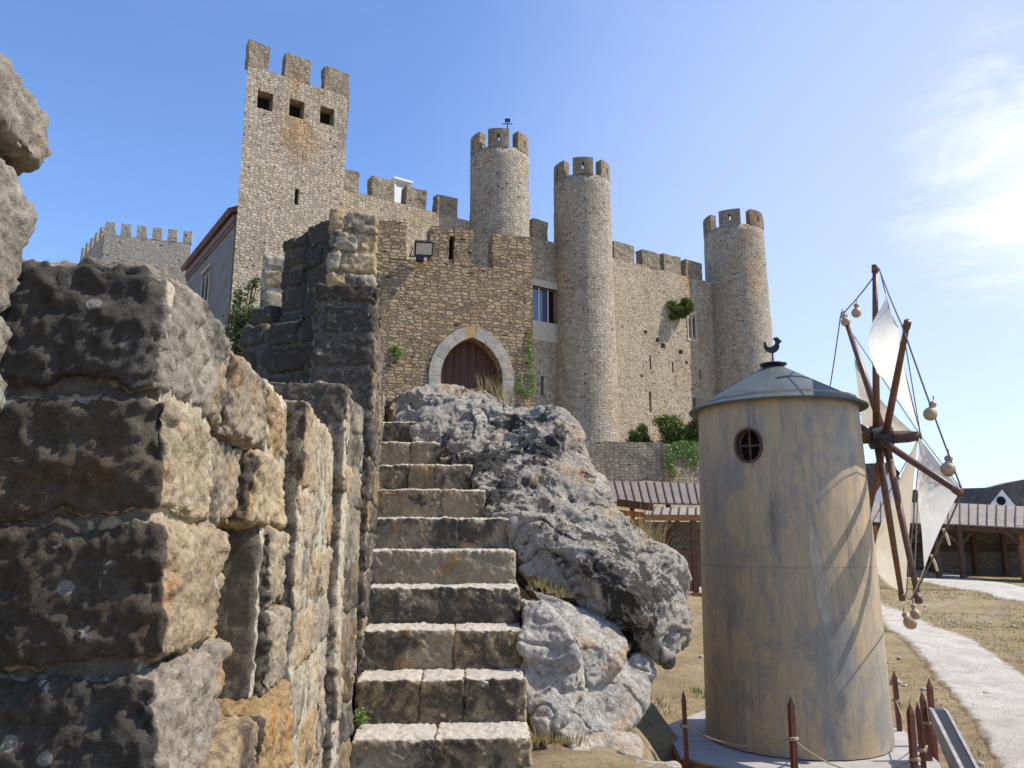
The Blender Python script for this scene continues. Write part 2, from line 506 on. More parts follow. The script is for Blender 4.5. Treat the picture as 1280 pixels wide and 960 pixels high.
M['orangewood'] = plain('orange brown timber', (.30, .125, .04), .6, .35, 9, .3)
M['deckgrey'] = plain('grey boarding', (.36, .34, .31), .85, .15, 5, .2)
M['shedroof'] = plain('brown grey metal sheet', (.215, .175, .15), .85, .16, 2, .1)
M['greyroof'] = plain('pale grey metal sheet', (.30, .26, .215), .85, .16, 2, .1)
M['white'] = plain('white render', (.80, .79, .77), .9, .05, 3)
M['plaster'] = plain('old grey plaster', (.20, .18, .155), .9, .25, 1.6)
M['tile'] = plain('clay roof tile', (.20, .10, .065), .85, .4, 4)
M['darkroof'] = plain('dark old tile', (.10, .085, .075), .85, .4, 3)
M['dryhill'] = plain('dark stone hillside wall', (.115, .105, .09), .95, .4, 1.2)
M['greyboard'] = plain('weathered grey board', (.34, .33, .31), .8, .3, 10, .25, 0, .3)
M['lampglass'] = plain('lamp glass', (.45, .44, .40), .15, .1, 3, .5)

def mat_door():
    m, nt = new_mat('red brown door boards')
    ob = coords(nt)
    g = noise(nt, vmul(nt, ob, (14, 14, .8)), 1.0, 6, .6)
    finish(nt, ramp(nt, g, [(.3, (.05, .021, .012)), (.7, (.125, .055, .029))]), .6, g, .3, .01, .3)
    return m
M['door'] = mat_door()

def mat_glass():
    m, nt = new_mat('window glass')
    finish(nt, (.05, .08, .12), .05, None, spec=.9)
    return m
M['glass'] = mat_glass()

def mat_leaf(name, c1, c2):
    m, nt = new_mat(name)
    oi = coords(nt)
    n = noise(nt, oi, 2.6, 7, .75)
    c = ramp(nt, n, [(.3, c1), (.7, c2)])
    b = node(nt, 'ShaderNodeBsdfPrincipled', {'Base Color': c, 'Roughness': .5})
    t = node(nt, 'ShaderNodeBsdfTranslucent', {'Color': mixc(nt, 1.0, c, (1.3, 1.4, .6), 'MULTIPLY')})
    mx = node(nt, 'ShaderNodeMixShader', {0: .3, 1: b.outputs[0], 2: t.outputs[0]})
    node(nt, 'ShaderNodeOutputMaterial', {'Surface': mx.outputs[0]})
    return m
M['leaf'] = mat_leaf('green leaf', (.045, .075, .012), (.15, .19, .045))
M['ivy'] = mat_leaf('ivy leaf', (.08, .15, .025), (.20, .30, .06))
M['shrub'] = mat_leaf('grey green leaf', (.05, .075, .025), (.14, .17, .07))
M['dry'] = mat_leaf('dry grass', (.20, .15, .07), (.36, .28, .15))
M['stem'] = plain('brown stem', (.10, .07, .04), .8)

def mat_sail(name, c):
    m, nt = new_mat(name)
    ob = coords(nt)
    n = noise(nt, ob, 3, 5, .6)
    w = noise(nt, ob, 180, 2, .5)
    cc = mixc(nt, .2, c, ramp(nt, n, [(.3, .75), (.7, 1.0)]), 'MULTIPLY')
    b = node(nt, 'ShaderNodeBsdfPrincipled', {'Base Color': cc, 'Roughness': .9})
    t = node(nt, 'ShaderNodeBsdfTranslucent', {'Color': cc})
    bp = node(nt, 'ShaderNodeBump', {'Strength': .15, 'Distance': .003, 'Height': w})
    nt.links.new(bp.outputs[0], b.inputs['Normal'])
    mx = node(nt, 'ShaderNodeMixShader', {0: .48, 1: b.outputs[0], 2: t.outputs[0]})
    node(nt, 'ShaderNodeOutputMaterial', {'Surface': mx.outputs[0]})
    return m
M['sail'] = mat_sail('white sail cloth', (.82, .79, .72))
M['sail2'] = mat_sail('cream sail cloth', (.68, .61, .48))

def mat_mill():
    m, nt = new_mat('stained painted sheet')
    ob = coords(nt)
    s1 = noise(nt, vmul(nt, ob, (3.4, 3.4, .42)), 1.0, 8, .66, .5)
    s2 = noise(nt, vmul(nt, ob, (7, 7, .5)), 1.0, 6, .65)
    s3 = noise(nt, vmul(nt, ob, (1.7, 1.7, 1.3)), 1.0, 6, .65, .4)
    c = ramp(nt, s1, [(.28, (.13, .12, .105)), (.40, (.35, .29, .205)), (.50, (.45, .335, .195)), (.58, (.32, .275, .205)), (.72, (.53, .455, .335))])
    c = mixc(nt, mth(nt, 'MULTIPLY', step(nt, s2, .55, .72), .55), c, (.56, .37, .17))
    c = mixc(nt, mth(nt, 'MULTIPLY', step(nt, s3, .47, .60), .7), c, (.24, .225, .20))
    c = mixc(nt, mth(nt, 'MULTIPLY', step(nt, noise(nt, vmul(nt, ob, (9, 9, 3)), 1.0, 6, .7), .62, .72), .3), c, (.60, .55, .43))
    rust = step(nt, noise(nt, vmul(nt, ob, (16, 16, 1.1)), 1.0, 7, .7), .60, .72)
    c = mixc(nt, mth(nt, 'MULTIPLY', rust, .5), c, (.24, .145, .07))
    grain = noise(nt, vmul(nt, ob, (30, 30, 6)), 1.0, 6, .75)
    c = mixc(nt, .6, c, ramp(nt, grain, [(.3, .7), (.7, 1.2)]), 'MULTIPLY')
    dents = noise(nt, ob, 2.2, 3, .5)
    finish(nt, c, .5, mth(nt, 'ADD', mth(nt, 'MULTIPLY', s2, .3), mth(nt, 'MULTIPLY', dents, 1.5)), .25, .03, .25)
    return m
M['mill'] = mat_mill()
M['millroof'] = plain('grey green sheet roof', (.085, .10, .095), .6, .2, 2, .3)

def soil_color(nt, ob):
    n2 = noise(nt, ob, 3.5, 8, .7)
    n3 = noise(nt, ob, 24, 7, .78)
    stl = noise(nt, vmul(nt, ob, (.8, 3.4, 1)), 1.0, 7, .7, .8)
    c = ramp(nt, n2, [(.3, (.20, .145, .085)), (.55, (.31, .235, .14)), (.75, (.39, .32, .21))])
    c = mixc(nt, mth(nt, 'MULTIPLY', step(nt, stl, .42, .62), .6), c, (.40, .30, .145))
    c = mixc(nt, mth(nt, 'MULTIPLY', step(nt, noise(nt, vmul(nt, ob, (.7, 1.8, 1)), .9, 8, .72, .5), .52, .68), .55), c, (.17, .16, .06))
    c = mixc(nt, mth(nt, 'MULTIPLY', step(nt, noise(nt, ob, .33, 6, .65, .6), .5, .66), .4), c, (.42, .35, .25))
    c = mixc(nt, .8, c, ramp(nt, n3, [(.3, .5), (.5, 1.0), (.7, 1.35)]), 'MULTIPLY')
    return c, mth(nt, 'ADD', mth(nt, 'MULTIPLY', n2, .7), mth(nt, 'MULTIPLY', n3, .7))
def mat_ground():
    m, nt = new_mat('dry soil and grass')
    c, h = soil_color(nt, coords(nt))
    finish(nt, c, .95, h, .9, .06, .1)
    return m
M['ground'] = mat_ground()

def mat_path():
    m, nt = new_mat('dusty limestone track')
    ob = coords(nt)
    n2 = noise(nt, ob, 2.0, 8, .72)
    n3 = noise(nt, ob, 30, 6, .8)
    c = ramp(nt, n2, [(.3, (.52, .46, .37)), (.6, (.70, .645, .55))])
    c = mixc(nt, .75, c, ramp(nt, n3, [(.28, .5), (.6, 1.1)]), 'MULTIPLY')
    so, h = soil_color(nt, ob)
    at = node(nt, 'ShaderNodeAttribute', attribute_name='tint')
    sep = node(nt, 'ShaderNodeSeparateColor', {0: at.outputs['Color']})
    k = mth(nt, 'ADD', sep.outputs[0], mth(nt, 'MULTIPLY', mth(nt, 'SUBTRACT', noise(nt, ob, 4.0, 8, .75), .5), 1.3))
    c = mixc(nt, step(nt, k, .12, .62), so, c)
    finish(nt, c, .95, mth(nt, 'ADD', n3, n2), .9, .05, .1)
    return m
M['path'] = mat_path()

# ------------------------------------------------------------------ terrain
CTRL = np.array([
    (-.5, 3.2, -1.75), (-.4, 4.6, -1.5), (.3, 4.6, -1.16), (.3, 5.1, -1.2), (.5, 5.3, -1.22), (.6, 4.8, -1.24), (.8, 5.2, -1.3), (.45, 5.0, -1.2), (1.0, 5.6, -1.42), (1.5, 6.4, -1.9), (1.9, 7.0, -2.2), (1.6, 7.4, -2.2), (1.2, 6.2, -1.75), (1.2, 4.6, -1.5), (2.2, 5.2, -1.9),
    (1.7, 8.1, -2.4), (1.55, 9.2, -2.62), (3.3, 7.2, -2.85), (2.6, 7.6, -2.8), (2.1, 8.3, -2.75), (3.3, 10, -2.85), (2.3, 9.2, -2.8), (2.4, 10.5, -2.6), (4.2, 9.5, -2.7), (3.2, 8.3, -2.7), (5, 10, -2.62), (4.6, 8, -2.66), (1.8, 12, -2.3), (3, 16, -2.18), (6, 7, -2.6),
    (5.5, 25, -2.3), (3.5, 25, -2.2), (6, 14, -2.38), (8, 12, -2.4), (10, 20, -2.15), (14, 30, -1.75), (18, 34, -1.6), (20, 33, -1.65), (9, 33, -1.75), (24, 40, -1.6),
    (12, 14, -2.3), (14, 20, -2.1), (20, 22, -1.9), (9, 8, -2.6), (14, 8, -2.7),
    (-.8, 8.4, 1.0), (-.5, 10, 1.1), (0, 14, 1.9), (-1, 18.5, 2.8), (1, 19, 2.7), (2.0, 19, -1.9), (1.6, 17, -2.0), (1.3, 10, -1.7), (1.1, 8.2, -1.7), (0.2, 8.6, .0), (2.0, 14, -2.1), (1.2, 14, -1.6), (2.5, 22, -2.2), (1.0, 12, -1.6), (3.0, 30, -1.2),
    (-3, 8, .8), (-4, 5, -.3), (-3, 2, -1.0), (-4, 12, 1.8), (-8, 20, 4.0), (-14, 36, 8.5), (-10, 30, 7), (-5, 36, 6.8), (4.7, 46, 4.6), (0, 42, 4.2), (2, 44, 4.4), (7, 45, 4.7),
    (10, 48, 4.8), (17, 55, 5.0), (9, 42.6, 2.8), (5, 42, 2.8), (14, 43, 2.6), (7, 34, .6), (4, 34, .8), (12, 36, -.6), (-20, 50, 12), (-32, 62, 14), (26, 60, 2.0), (30, 50, -1.0), (40, 40, -1.6), (60, 70, 0.0),
    (0, 0, -1.75), (3, 1, -2.2), (-2, -3, -1.7), (8, 0, -2.6), (25, 10, -2.4)], float)

def tz(x, y):
    x = np.atleast_1d(np.asarray(x, float)); y = np.atleast_1d(np.asarray(y, float))
    shp = x.shape
    x = x.ravel(); y = y.ravel()
    out = np.zeros(len(x))
    for s in range(0, len(x), 20000):
        xx, yy = x[s:s + 20000], y[s:s + 20000]
        d2 = (xx[:, None] - CTRL[:, 0]) ** 2 + (yy[:, None] - CTRL[:, 1]) ** 2 + .10
        w = 1 / d2 ** 1.8
        out[s:s + 20000] = (w * CTRL[:, 2]).sum(1) / w.sum(1)
    r = np.hypot(x, y - 40)
    far = np.clip((r - 60) / 120, 0, 1)
    out = out * (1 - far) + (-6) * far
    q = np.stack([x, y, np.zeros_like(x)], 1)
    near = np.clip(1 - np.hypot(x, y) / 60, 0, 1)
    out += near * (.05 * fbm(q, .8, 3) + .018 * fbm(q, 3.1, 3) + .008 * fbm(q, 9.0, 2))
    return out.reshape(shp)

def tz1(x, y):
    return float(tz(x, y)[0])

def G(px, py):
    """where the line of sight through a picture point meets the terrain"""
    u, v = (px - 640) / 1000, (480 - py) / 1000
    k = 1 / (CP - v * SP)
    ys = np.linspace(4, 60, 900)
    zs = (SP + v * CP) * k * ys
    t = tz(u * k * ys, ys)
    i = np.argmax(zs < t)
    Y = ys[i]
    return Vector((u * k * Y, Y, t[i]))

def terrain():
    xs = np.concatenate([np.linspace(-400, -30, 14)[:-1], np.linspace(-30, -4, 30)[:-1], np.linspace(-4, 9, 170)[:-1], np.linspace(9, 34, 110)[:-1], np.linspace(34, 400, 22)])
    ys = np.concatenate([np.linspace(-200, 1, 14)[:-1], np.linspace(1, 16, 190)[:-1], np.linspace(16, 62, 150)[:-1], np.linspace(62, 700, 24)])
    X, Y = np.meshgrid(xs, ys)
    Z = tz(X, Y)
    V = np.stack([X.ravel(), Y.ravel(), Z.ravel()], 1)
    nx, ny = len(xs), len(ys)
    i = np.arange(ny - 1)[:, None] * nx + np.arange(nx - 1)[None, :]
    F = np.stack([i, i + 1, i + 1 + nx, i + nx], -1).reshape(-1, 4)
    o = mesh_obj('ground', V, F, M['ground'], None, True)
    o['kind'] = 'structure'
terrain()

PATHS = []
def on_path(x, y):
    for poly in PATHS:
        ins = False; n = len(poly)
        for i in range(n):
            x1, y1 = poly[i]; x2, y2 = poly[i - 1]
            if (y1 > y) != (y2 > y) and x < (x2 - x1) * (y - y1) / (y2 - y1) + x1: ins = not ins
        if ins: return True
    return False
def ribbon(name, left, right, nl=140, nw=26, lift=.035):
    L = [G(*p) for p in left]; Rr = [G(*p) for p in right]
    def resample(pts, n):
        pts = np.array([tuple(p) for p in pts])
        d = np.concatenate([[0], np.cumsum(np.linalg.norm(np.diff(pts, axis=0), axis=1))])
        t = np.linspace(0, d[-1], n)
        return np.stack([np.interp(t, d, pts[:, k]) for k in range(3)], 1)
    A, B = resample(L, nl), resample(Rr, nl)
    PATHS.append([(p[0], p[1]) for p in A[::6]] + [(p[0], p[1]) for p in B[::-6]])
    w = np.linspace(0, 1, nw)[None, :, None]
    Pp = A[:, None, :] * (1 - w) + B[:, None, :] * w
    q = Pp.reshape(-1, 3).copy(); q[:, 2] = 0
    wob = fbm(q, 2.6, 4, .6).reshape(nl, nw)
    dirv = (B - A); dirv /= np.linalg.norm(dirv, axis=1)[:, None] + 1e-6
    edge = (np.abs(np.linspace(-1, 1, nw)) ** 6)[None, :]
    Pp = Pp + dirv[:, None, :] * (wob * edge * .16)[:, :, None]
    x, y = Pp[..., 0], Pp[..., 1]
    z = tz(x, y) + lift - .05 * (np.abs(np.linspace(-1, 1, nw)) ** 14)[None, :]
    V = np.stack([x.ravel(), y.ravel(), z.ravel()], 1)
    i = np.arange(nl - 1)[:, None] * nw + np.arange(nw - 1)[None, :]
    F = np.stack([i, i + 1, i + 1 + nw, i + nw], -1).reshape(-1, 4)
    wid = np.linalg.norm(B - A, axis=1)[:, None]
    ed = np.clip((1 - np.abs(np.linspace(-1, 1, nw)))[None, :] * wid / 2 / .55, 0, 1)
    o = mesh_obj(name, V, F, M['path'], None, True, {'tint': np.repeat(ed.reshape(-1, 1), 3, 1)})
    nrm = o.data.polygons[len(F) // 2].normal
    if nrm.z < 0: o.data.flip_normals()
    o['kind'] = 'structure'
ribbon('path', [(1040, 735), (1092, 768), (1120, 797), (1155, 835), (1195, 882), (1230, 935), (1262, 1000)],
       [(1070, 735), (1105, 755), (1150, 772), (1200, 793), (1245, 818), (1290, 848), (1370, 905)])
ribbon('shed_path', [(1040, 717), (1085, 719), (1130, 722), (1190, 735), (1240, 747), (1300, 759)],
       [(1040, 703), (1085, 704), (1150, 709), (1200, 716), (1240, 727), (1300, 741)], 140, 14)

# ------------------------------------------------------------------ real stones
_TPL = {}
def cube_tpl(nx, ny, nz):
    key = (nx, ny, nz)
    if key in _TPL: return _TPL[key]
    V, F = [], []
    cnt = (nx, ny, nz)
    for axis in range(3):
        for s in (-1, 1):
            a, b = [(1, 2), (2, 0), (0, 1)][axis]
            na, nb = cnt[a], cnt[b]
            A, B = np.meshgrid(np.linspace(-1, 1, na + 1), np.linspace(-1, 1, nb + 1))
            pts = np.zeros((A.size, 3)); pts[:, axis] = s; pts[:, a] = A.ravel(); pts[:, b] = B.ravel()
            i = np.arange(nb)[:, None] * (na + 1) + np.arange(na)[None, :]
            f = np.stack([i, i + 1, i + 2 + na, i + 1 + na], -1).reshape(-1, 4)
            if s < 0: f = f[:, ::-1]
            F.append(f + sum(len(v) for v in V)); V.append(pts)
    V = np.concatenate(V); F = np.concatenate(F)
    u, inv = np.unique(np.round(V, 6), axis=0, return_inverse=True)
    _TPL[key] = (u, inv.reshape(-1)[F])
    return _TPL[key]

class Stones:
    def __init__(s, crust=1.0):
        s.V, s.F, s.A, s.n, s.crust = [], [], [], 0, crust
    def stone(s, c, half, ax, res=.02, k=9, amp=.012, tint=None, mortar=0.0, warp=.05, rough=1.0, chip=1.8):
        half = np.array(half, float)
        n = [int(min(110, max(4, round(2 * h / res)))) for h in half]
        T, F = cube_tpl(*n)
        r = (np.abs(T) ** k).sum(1) ** (1 / k)
        D = T / r[:, None]
        # skewed corners so that no two blocks share an outline
        sh = rng.uniform(-warp, warp, (2, 3))
        L = D * half
        L = L + D[:, [1, 2, 0]] * D[:, [2, 0, 1]] * sh[0] * half + (D[:, [2, 0, 1]]) * sh[1] * half.min() * .5
        N = np.sign(T) * (np.abs(D) ** (k - 1)) / half
        N /= np.linalg.norm(N, axis=1)[:, None]
        AX = np.array([tuple(a) for a in ax])
        W = np.array(tuple(c)) + L @ AX
        Nw = N @ AX
        o = rng.uniform(0, 50)
        cg = 1 if mortar < .5 else .6
        f1 = fbm(W, 7, 3, .55, off=o)
        q = f1 * 3.2; fr = q - np.floor(q)
        ledge = (np.floor(q) + np.clip((fr - .5) * 4 + .5, 0, 1)) / 3.2
        d = amp * (.55 * ledge * cg + .5 * fbm(W, 18, 3, .62) * rough - .8 * np.clip(fbm(W, 12, 3, off=o + 7) - .25, 0, 1) * rough)
        rim = np.clip((np.sort(np.abs(T), 1)[:, 1] - .72) / .28, 0, 1)
        d = d - amp * chip * rim * np.clip(fbm(W, 15, 3, .6, off=o + 19) - .05, 0, 1) * (1 - .5 * (mortar > .5))
        if res < .03: d = d + amp * (.45 * fbm(W, 42, 3, .72) - .6 * np.clip(fbm(W, 34, 2, off=o) - .3, 0, 1)) * rough
        W = W + Nw * d[:, None]
        t = rng.uniform(0, 1) if tint is None else tint
        a = np.tile(np.array([t, mortar, rng.uniform(0, 1), 0], np.float32), (len(W), 1))
        a[:, 3] = np.clip((-Nw[:, 1] - .35) * 2.2, 0, 1) * np.clip(.75 + .6 * fbm(W, 2.2, 3, off=31.), 0, 1) * s.crust  # black lichen with shade painted in: darkens faces turned toward the camera
        s.V.append(W); s.F.append(F + s.n); s.A.append(a); s.n += len(W)
        return s
    def block(s, O, a, L, b, Wd, z0, z1, hs=.2, ws=.32, res=.02, gap=.004, amp=.012, jut=.012, k=12, skip=None, top_var=.0, core=True, warp=.05, bs=.45, core_in=.008):
        """a run of masonry: O plan corner, a along length L, b across width Wd, courses of height hs"""
        O = Vector(O); a = Vector(a).normalized(); b = Vector(b).normalized(); up = Vector((0, 0, 1))
        z = z0
        rows = []
        while z < z1 - .4 * hs:
            h = hs * rng.uniform(.72, 1.3)
            if z + h > z1 - .45 * hs: h = z1 - z
            rows.append((z, h)); z += h
        for ri, (zz, h) in enumerate(rows):
            nb = max(1, round(Wd / bs))
            cuts = np.linspace(0, Wd, nb + 1)
            for bi in range(nb):
                u = 0.0 if ri % 2 else 0.0
                first = True
                while u < L - 1e-6:
                    w = ws * rng.uniform(.6, 1.5)
                    if first and ri % 2: w *= .6
                    first = False
                    if u + w > L - .45 * ws: w = L - u
                    c0, c1 = cuts[bi], cuts[bi + 1]
                    mid = O + a * (u + w / 2) + b * ((c0 + c1) / 2)
                    cz = zz + h / 2
                    sk = skip(u + w / 2, cz) if skip else 0
                    hh = h * (1 + (rng.uniform(-top_var, top_var) if ri == len(rows) - 1 else 0))
                    if sk != 2:
                        off = (a * 0 + b * rng.uniform(-1, 1) * jut)
                        if sk == 1: off = off + b * .12
                        s.stone(mid + off + up * (zz + hh / 2), (w / 2 - gap, (c1 - c0) / 2 - gap * .4 + jut * rng.uniform(0, .6), hh / 2 - gap * .8), (a, b, up), res, k, amp, None, 0, warp)
                    u += w
        if core:
            c = O + a * (L / 2) + b * (Wd / 2) + up * ((z0 + z1) / 2 - .01)
            s.stone(c, (L / 2 - core_in, Wd / 2 - core_in, (z1 - z0) / 2 - .02), (a, b, up), max(res * 1.3, .02), 40, .010, .5, 1.0, 0.0)
        return s
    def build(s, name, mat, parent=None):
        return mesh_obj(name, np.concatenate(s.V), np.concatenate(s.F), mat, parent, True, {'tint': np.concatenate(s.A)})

UP = Vector((0, 0, 1))
# ------------------------------------------------------------------ stair parapet (saw-toothed in plan)
wall = thing('parapet_wall', (-1.0, 3.5, -1.6), 'near lichen stained stone parapet stepping along the left of the staircase', 'wall')
def seg_dir(p, q):
    d = Vector((q[0] - p[0], q[1] - p[1], 0)); L = d.length
    return d.normalized(), L
S = [((-.752, .66), (-.828, 1.32), .79, .33), ((-.585, 1.32), (-.766, 2.68), .475, .42), ((-.70, 2.68), (-.857, 3.86), .485, .42), ((-.80, 3.86), (-.995, 5.3), .74, .5), ((-.936, 5.3), (-1.275, 7.84), 1.73, .42)]
ZB = -1.75
# end pier closest to the camera
d, L = seg_dir(S[0][0], S[0][1]); b = Vector((-d.y, d.x, 0))
st = Stones()
O = Vector((S[0][0][0], S[0][0][1], 0))
for (z0, z1, e, w) in ((-1.75, -.9, .0, .3), (-.9, -.28, .0, .3), (-.28, .185, -.03, .3), (.19, .352, -.002, .3), (.358, .627, .0, .3), (.634, .755, .03, .31)):
    st.stone(O + d * (L / 2) - b * (-w / 2 + e * .4) + UP * ((z0 + z1) / 2), (L / 2 + e * .5, w / 2, (z1 - z0) / 2 - .003), (d, b, UP), .0075, 12, .015, .2, 0, .06)
st.stone(O + d * (L / 2 - .03) + b * .17 + UP * (-.62), (L / 2 - .015, .135, 1.22), (d, b, UP), .02, 30, .012, .5, 1, 0)
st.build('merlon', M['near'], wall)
# first big block, with a robbed-out socket in its side
d, L = seg_dir(S[1][0], S[1][1]); b = Vector((-d.y, d.x, 0))
O = Vector((S[1][0][0], S[1][0][1], 0))
st = Stones()
def skip1(u, z):
    return 1 if (.42 < u < 1.02 and -.42 < z < .16) else 0
rows = [(-1.75, -1.42), (-1.42, -1.02), (-1.02, -.70), (-.70, -.43), (-.43, -.20), (-.20, .03), (.03, .235), (.235, .475)]
for ri, (z0, z1) in enumerate(rows):
    if ri == 7: cu = [0, .5, .98, L]
    elif ri == 6: cu = [0, .34, .80, L]
    elif ri in (4, 5): cu = [0, .45, 1.03, L]
    else: cu = [0] + sorted([.30 + rng.uniform(0, .2), .75 + rng.uniform(0, .2)]) + [L]
    for u0, u1 in zip(cu[:-1], cu[1:]):
        rec = (.14 if ri in (4, 5) and abs(u0 - .45) < .01 else 0) + (.05 if ri == 6 and .3 < u0 < .5 else 0)
        c = O + d * ((u0 + u1) / 2) + b * (.20 + rec + rng.uniform(-.006, .01) - .06 * (.475 - (z0 + z1) / 2)) + UP * ((z0 + z1) / 2)
        top = .0 if ri < 7 else (-.02 if u0 > .4 else .015)
        st.stone(c + UP * top / 2, ((u1 - u0) / 2 - .003, .20, (z1 - z0) / 2 - .003 + top / 2), (d, b, UP), .0068, 16 if ri < 7 else 9, .0155, .42 if rec > .1 else None, 0, .07, 1.0, 3.0)
    # second leaf of the wall, filling the width of the face turned to the stairs' foot
    st.stone(O + d * .26 + b * .60 + UP * ((z0 + z1) / 2), (.25, .20, (z1 - z0) / 2 - .004), (d, b, UP), .0075, 16, .0155, None, 0, .06, 1.0, 3.0)
st.stone(O + d * .228 + b * .212 + UP * (-.655), (.205, .203, 1.115), (d, b, UP), .011, 40, .012, .5, 1, 0)
st.stone(O + d * (L / 2 + .5) + b * .2 + UP * (-.65), (L / 2 - .505, .203, 1.118), (d, b, UP), .011, 40, .012, .5, 1, 0)
st.stone(O + d * (L / 2) + b * .42 + UP * (-.66), (L / 2 - .028, .205, 1.10), (d, b, UP), .015, 40, .012, .5, 1, 0)
st.stone(O + d * .7 + b * .2 + UP * (-1.1), (.4, .182, .65), (d, b, UP), .018, 40, .012, .5, 1, 0)
st.build('merlon', M['near'], wall)
for si, (hs, ws, res) in ((2, (.21, .40, .014)), (3, (.22, .42, .018)), (4, (.235, .5, .024))):
    p, q, zt, wd = S[si]
    d, L = seg_dir(p, q); b = Vector((-d.y, d.x, 0))
    st = Stones()
    st.block((p[0], p[1], 0), d, L, b, wd, ZB if si < 4 else -1.2, zt, hs, ws, res * .72, .0025, .016 if si < 4 else .024, .007, 14, None, .06, True, .045, .5, .004 if si < 4 else .009)
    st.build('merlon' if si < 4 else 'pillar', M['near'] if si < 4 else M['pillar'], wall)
# stretch of the same wall left of the third block
st = Stones()
st.block((-.83, 3.9, 0), (-1, .05, 0), .55, (.05, 1, 0), .45, -1.2, .72, .22, .36, .016, .003, .016, .008, 14, None, .05, True, .05, .5, .008)
st.block((-1.31, 5.45, 0), (-1, .35, 0), .75, (.35, 1, 0), .6, -.8, 1.55, .24, .4, .026, .003, .022, .010, 13, None, .05, True, .05, .5, .016)
st.build('wall_return', M['pillar'], wall)

# ------------------------------------------------------------------ broken stub of wall above the stairs
stub = thing('ruined_wall', (-1.9, 7.8, .8), 'tall broken stub of rough wall above the head of the stairs with one sunlit face', 'wall')
A0 = Vector((-1.90, 7.9, 0)); fd = Vector((.956, .29, 0)); ld = Vector((-.8, .6, 0))
st = Stones(.05)  # sunlit face: painted shade almost left off
st.block(A0, fd, .50, (-.29, .956, 0), .55, .3, 3.42, .21, .30, .024, .003, .030, .022, 12, None, .1, True, .08, .45, .022)
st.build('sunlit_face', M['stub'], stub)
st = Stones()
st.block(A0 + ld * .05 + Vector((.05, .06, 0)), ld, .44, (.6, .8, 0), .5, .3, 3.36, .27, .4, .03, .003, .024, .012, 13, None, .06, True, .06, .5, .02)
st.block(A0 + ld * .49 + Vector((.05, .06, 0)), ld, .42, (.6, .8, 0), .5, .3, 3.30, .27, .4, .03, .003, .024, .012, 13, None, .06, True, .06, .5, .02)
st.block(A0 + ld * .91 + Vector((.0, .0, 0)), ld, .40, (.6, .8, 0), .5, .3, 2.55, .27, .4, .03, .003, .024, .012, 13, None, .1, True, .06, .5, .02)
st.build('shaded_return', M['pillar'], stub)  # same wall in the darker stone, its shade put into the colour

col = thing('stone_pier', P(338, 420, 9.6), 'narrow sunlit pier of four squared stones between the shrub and the dark wall stub', 'pier')
st = Stones(.1)
p0 = P(323, 400, 9.6)
ztop = P(338, 316, 9.6).z
st.block((p0.x, 9.6, 0), (.956, .29, 0), .36, (-.29, .956, 0), .4, 1.2, ztop, .25, .5, .03, .012, .02, .012, 7, None, .05, True, .06)
st.build('masonry', M['stub'], col)

# ------------------------------------------------------------------ staircase
stairs = thing('stone_staircase', (-.4, 5.5, -1.3), 'worn stone staircase of ten pale treads climbing between wall and boulders', 'staircase')
for i in range(10):
    Y, z = 4.6 + .36 * i, -1.057 + .245 * i
    xl = -.842 - .133 * (Y - 4.6) - .03
    xr = [.11, .085, .07, .055, .03, -.02, -.20, -.33, -.42, -.6][i] + (.0 if i < 6 else -.02)
    dr = Vector((1, .055, 0)).normalized(); bk = Vector((-.055, 1, 0)).normalized()
    st = Stones(.25)
    w = xr - xl
    nst = int(rng.choice([1, 2, 2, 3])) if w > .8 else int(rng.choice([1, 2]))
    cu = np.array([0] + [(k + rng.uniform(-.3, .3)) / nst for k in range(1, nst)] + [1.0]) * w
    tcol = rng.uniform(0, 1)
    for u0, u1 in zip(cu[:-1], cu[1:]):
        c = Vector((xl, Y, 0)) + dr * ((u0 + u1) / 2) + bk * (.26 + rng.uniform(-.006, .006)) + UP * (z - .16 + rng.uniform(-.003, .003))
        st.stone(c, ((u1 - u0) / 2 + .002, .26, .16), (dr, bk, UP), .0115, 26, .0135, (tcol + rng.uniform(-.1, .1)) % 1, 0, .010, 1.0)
    c = Vector((xl, Y, 0)) + dr * (w / 2) + bk * .28 + UP * (z - .30)
    st.stone(c, (w / 2 - .012, .25, .28), (dr, bk, UP), .02, 40, .008, .5, .15, 0)
    st.build('step', M['step'], stairs)

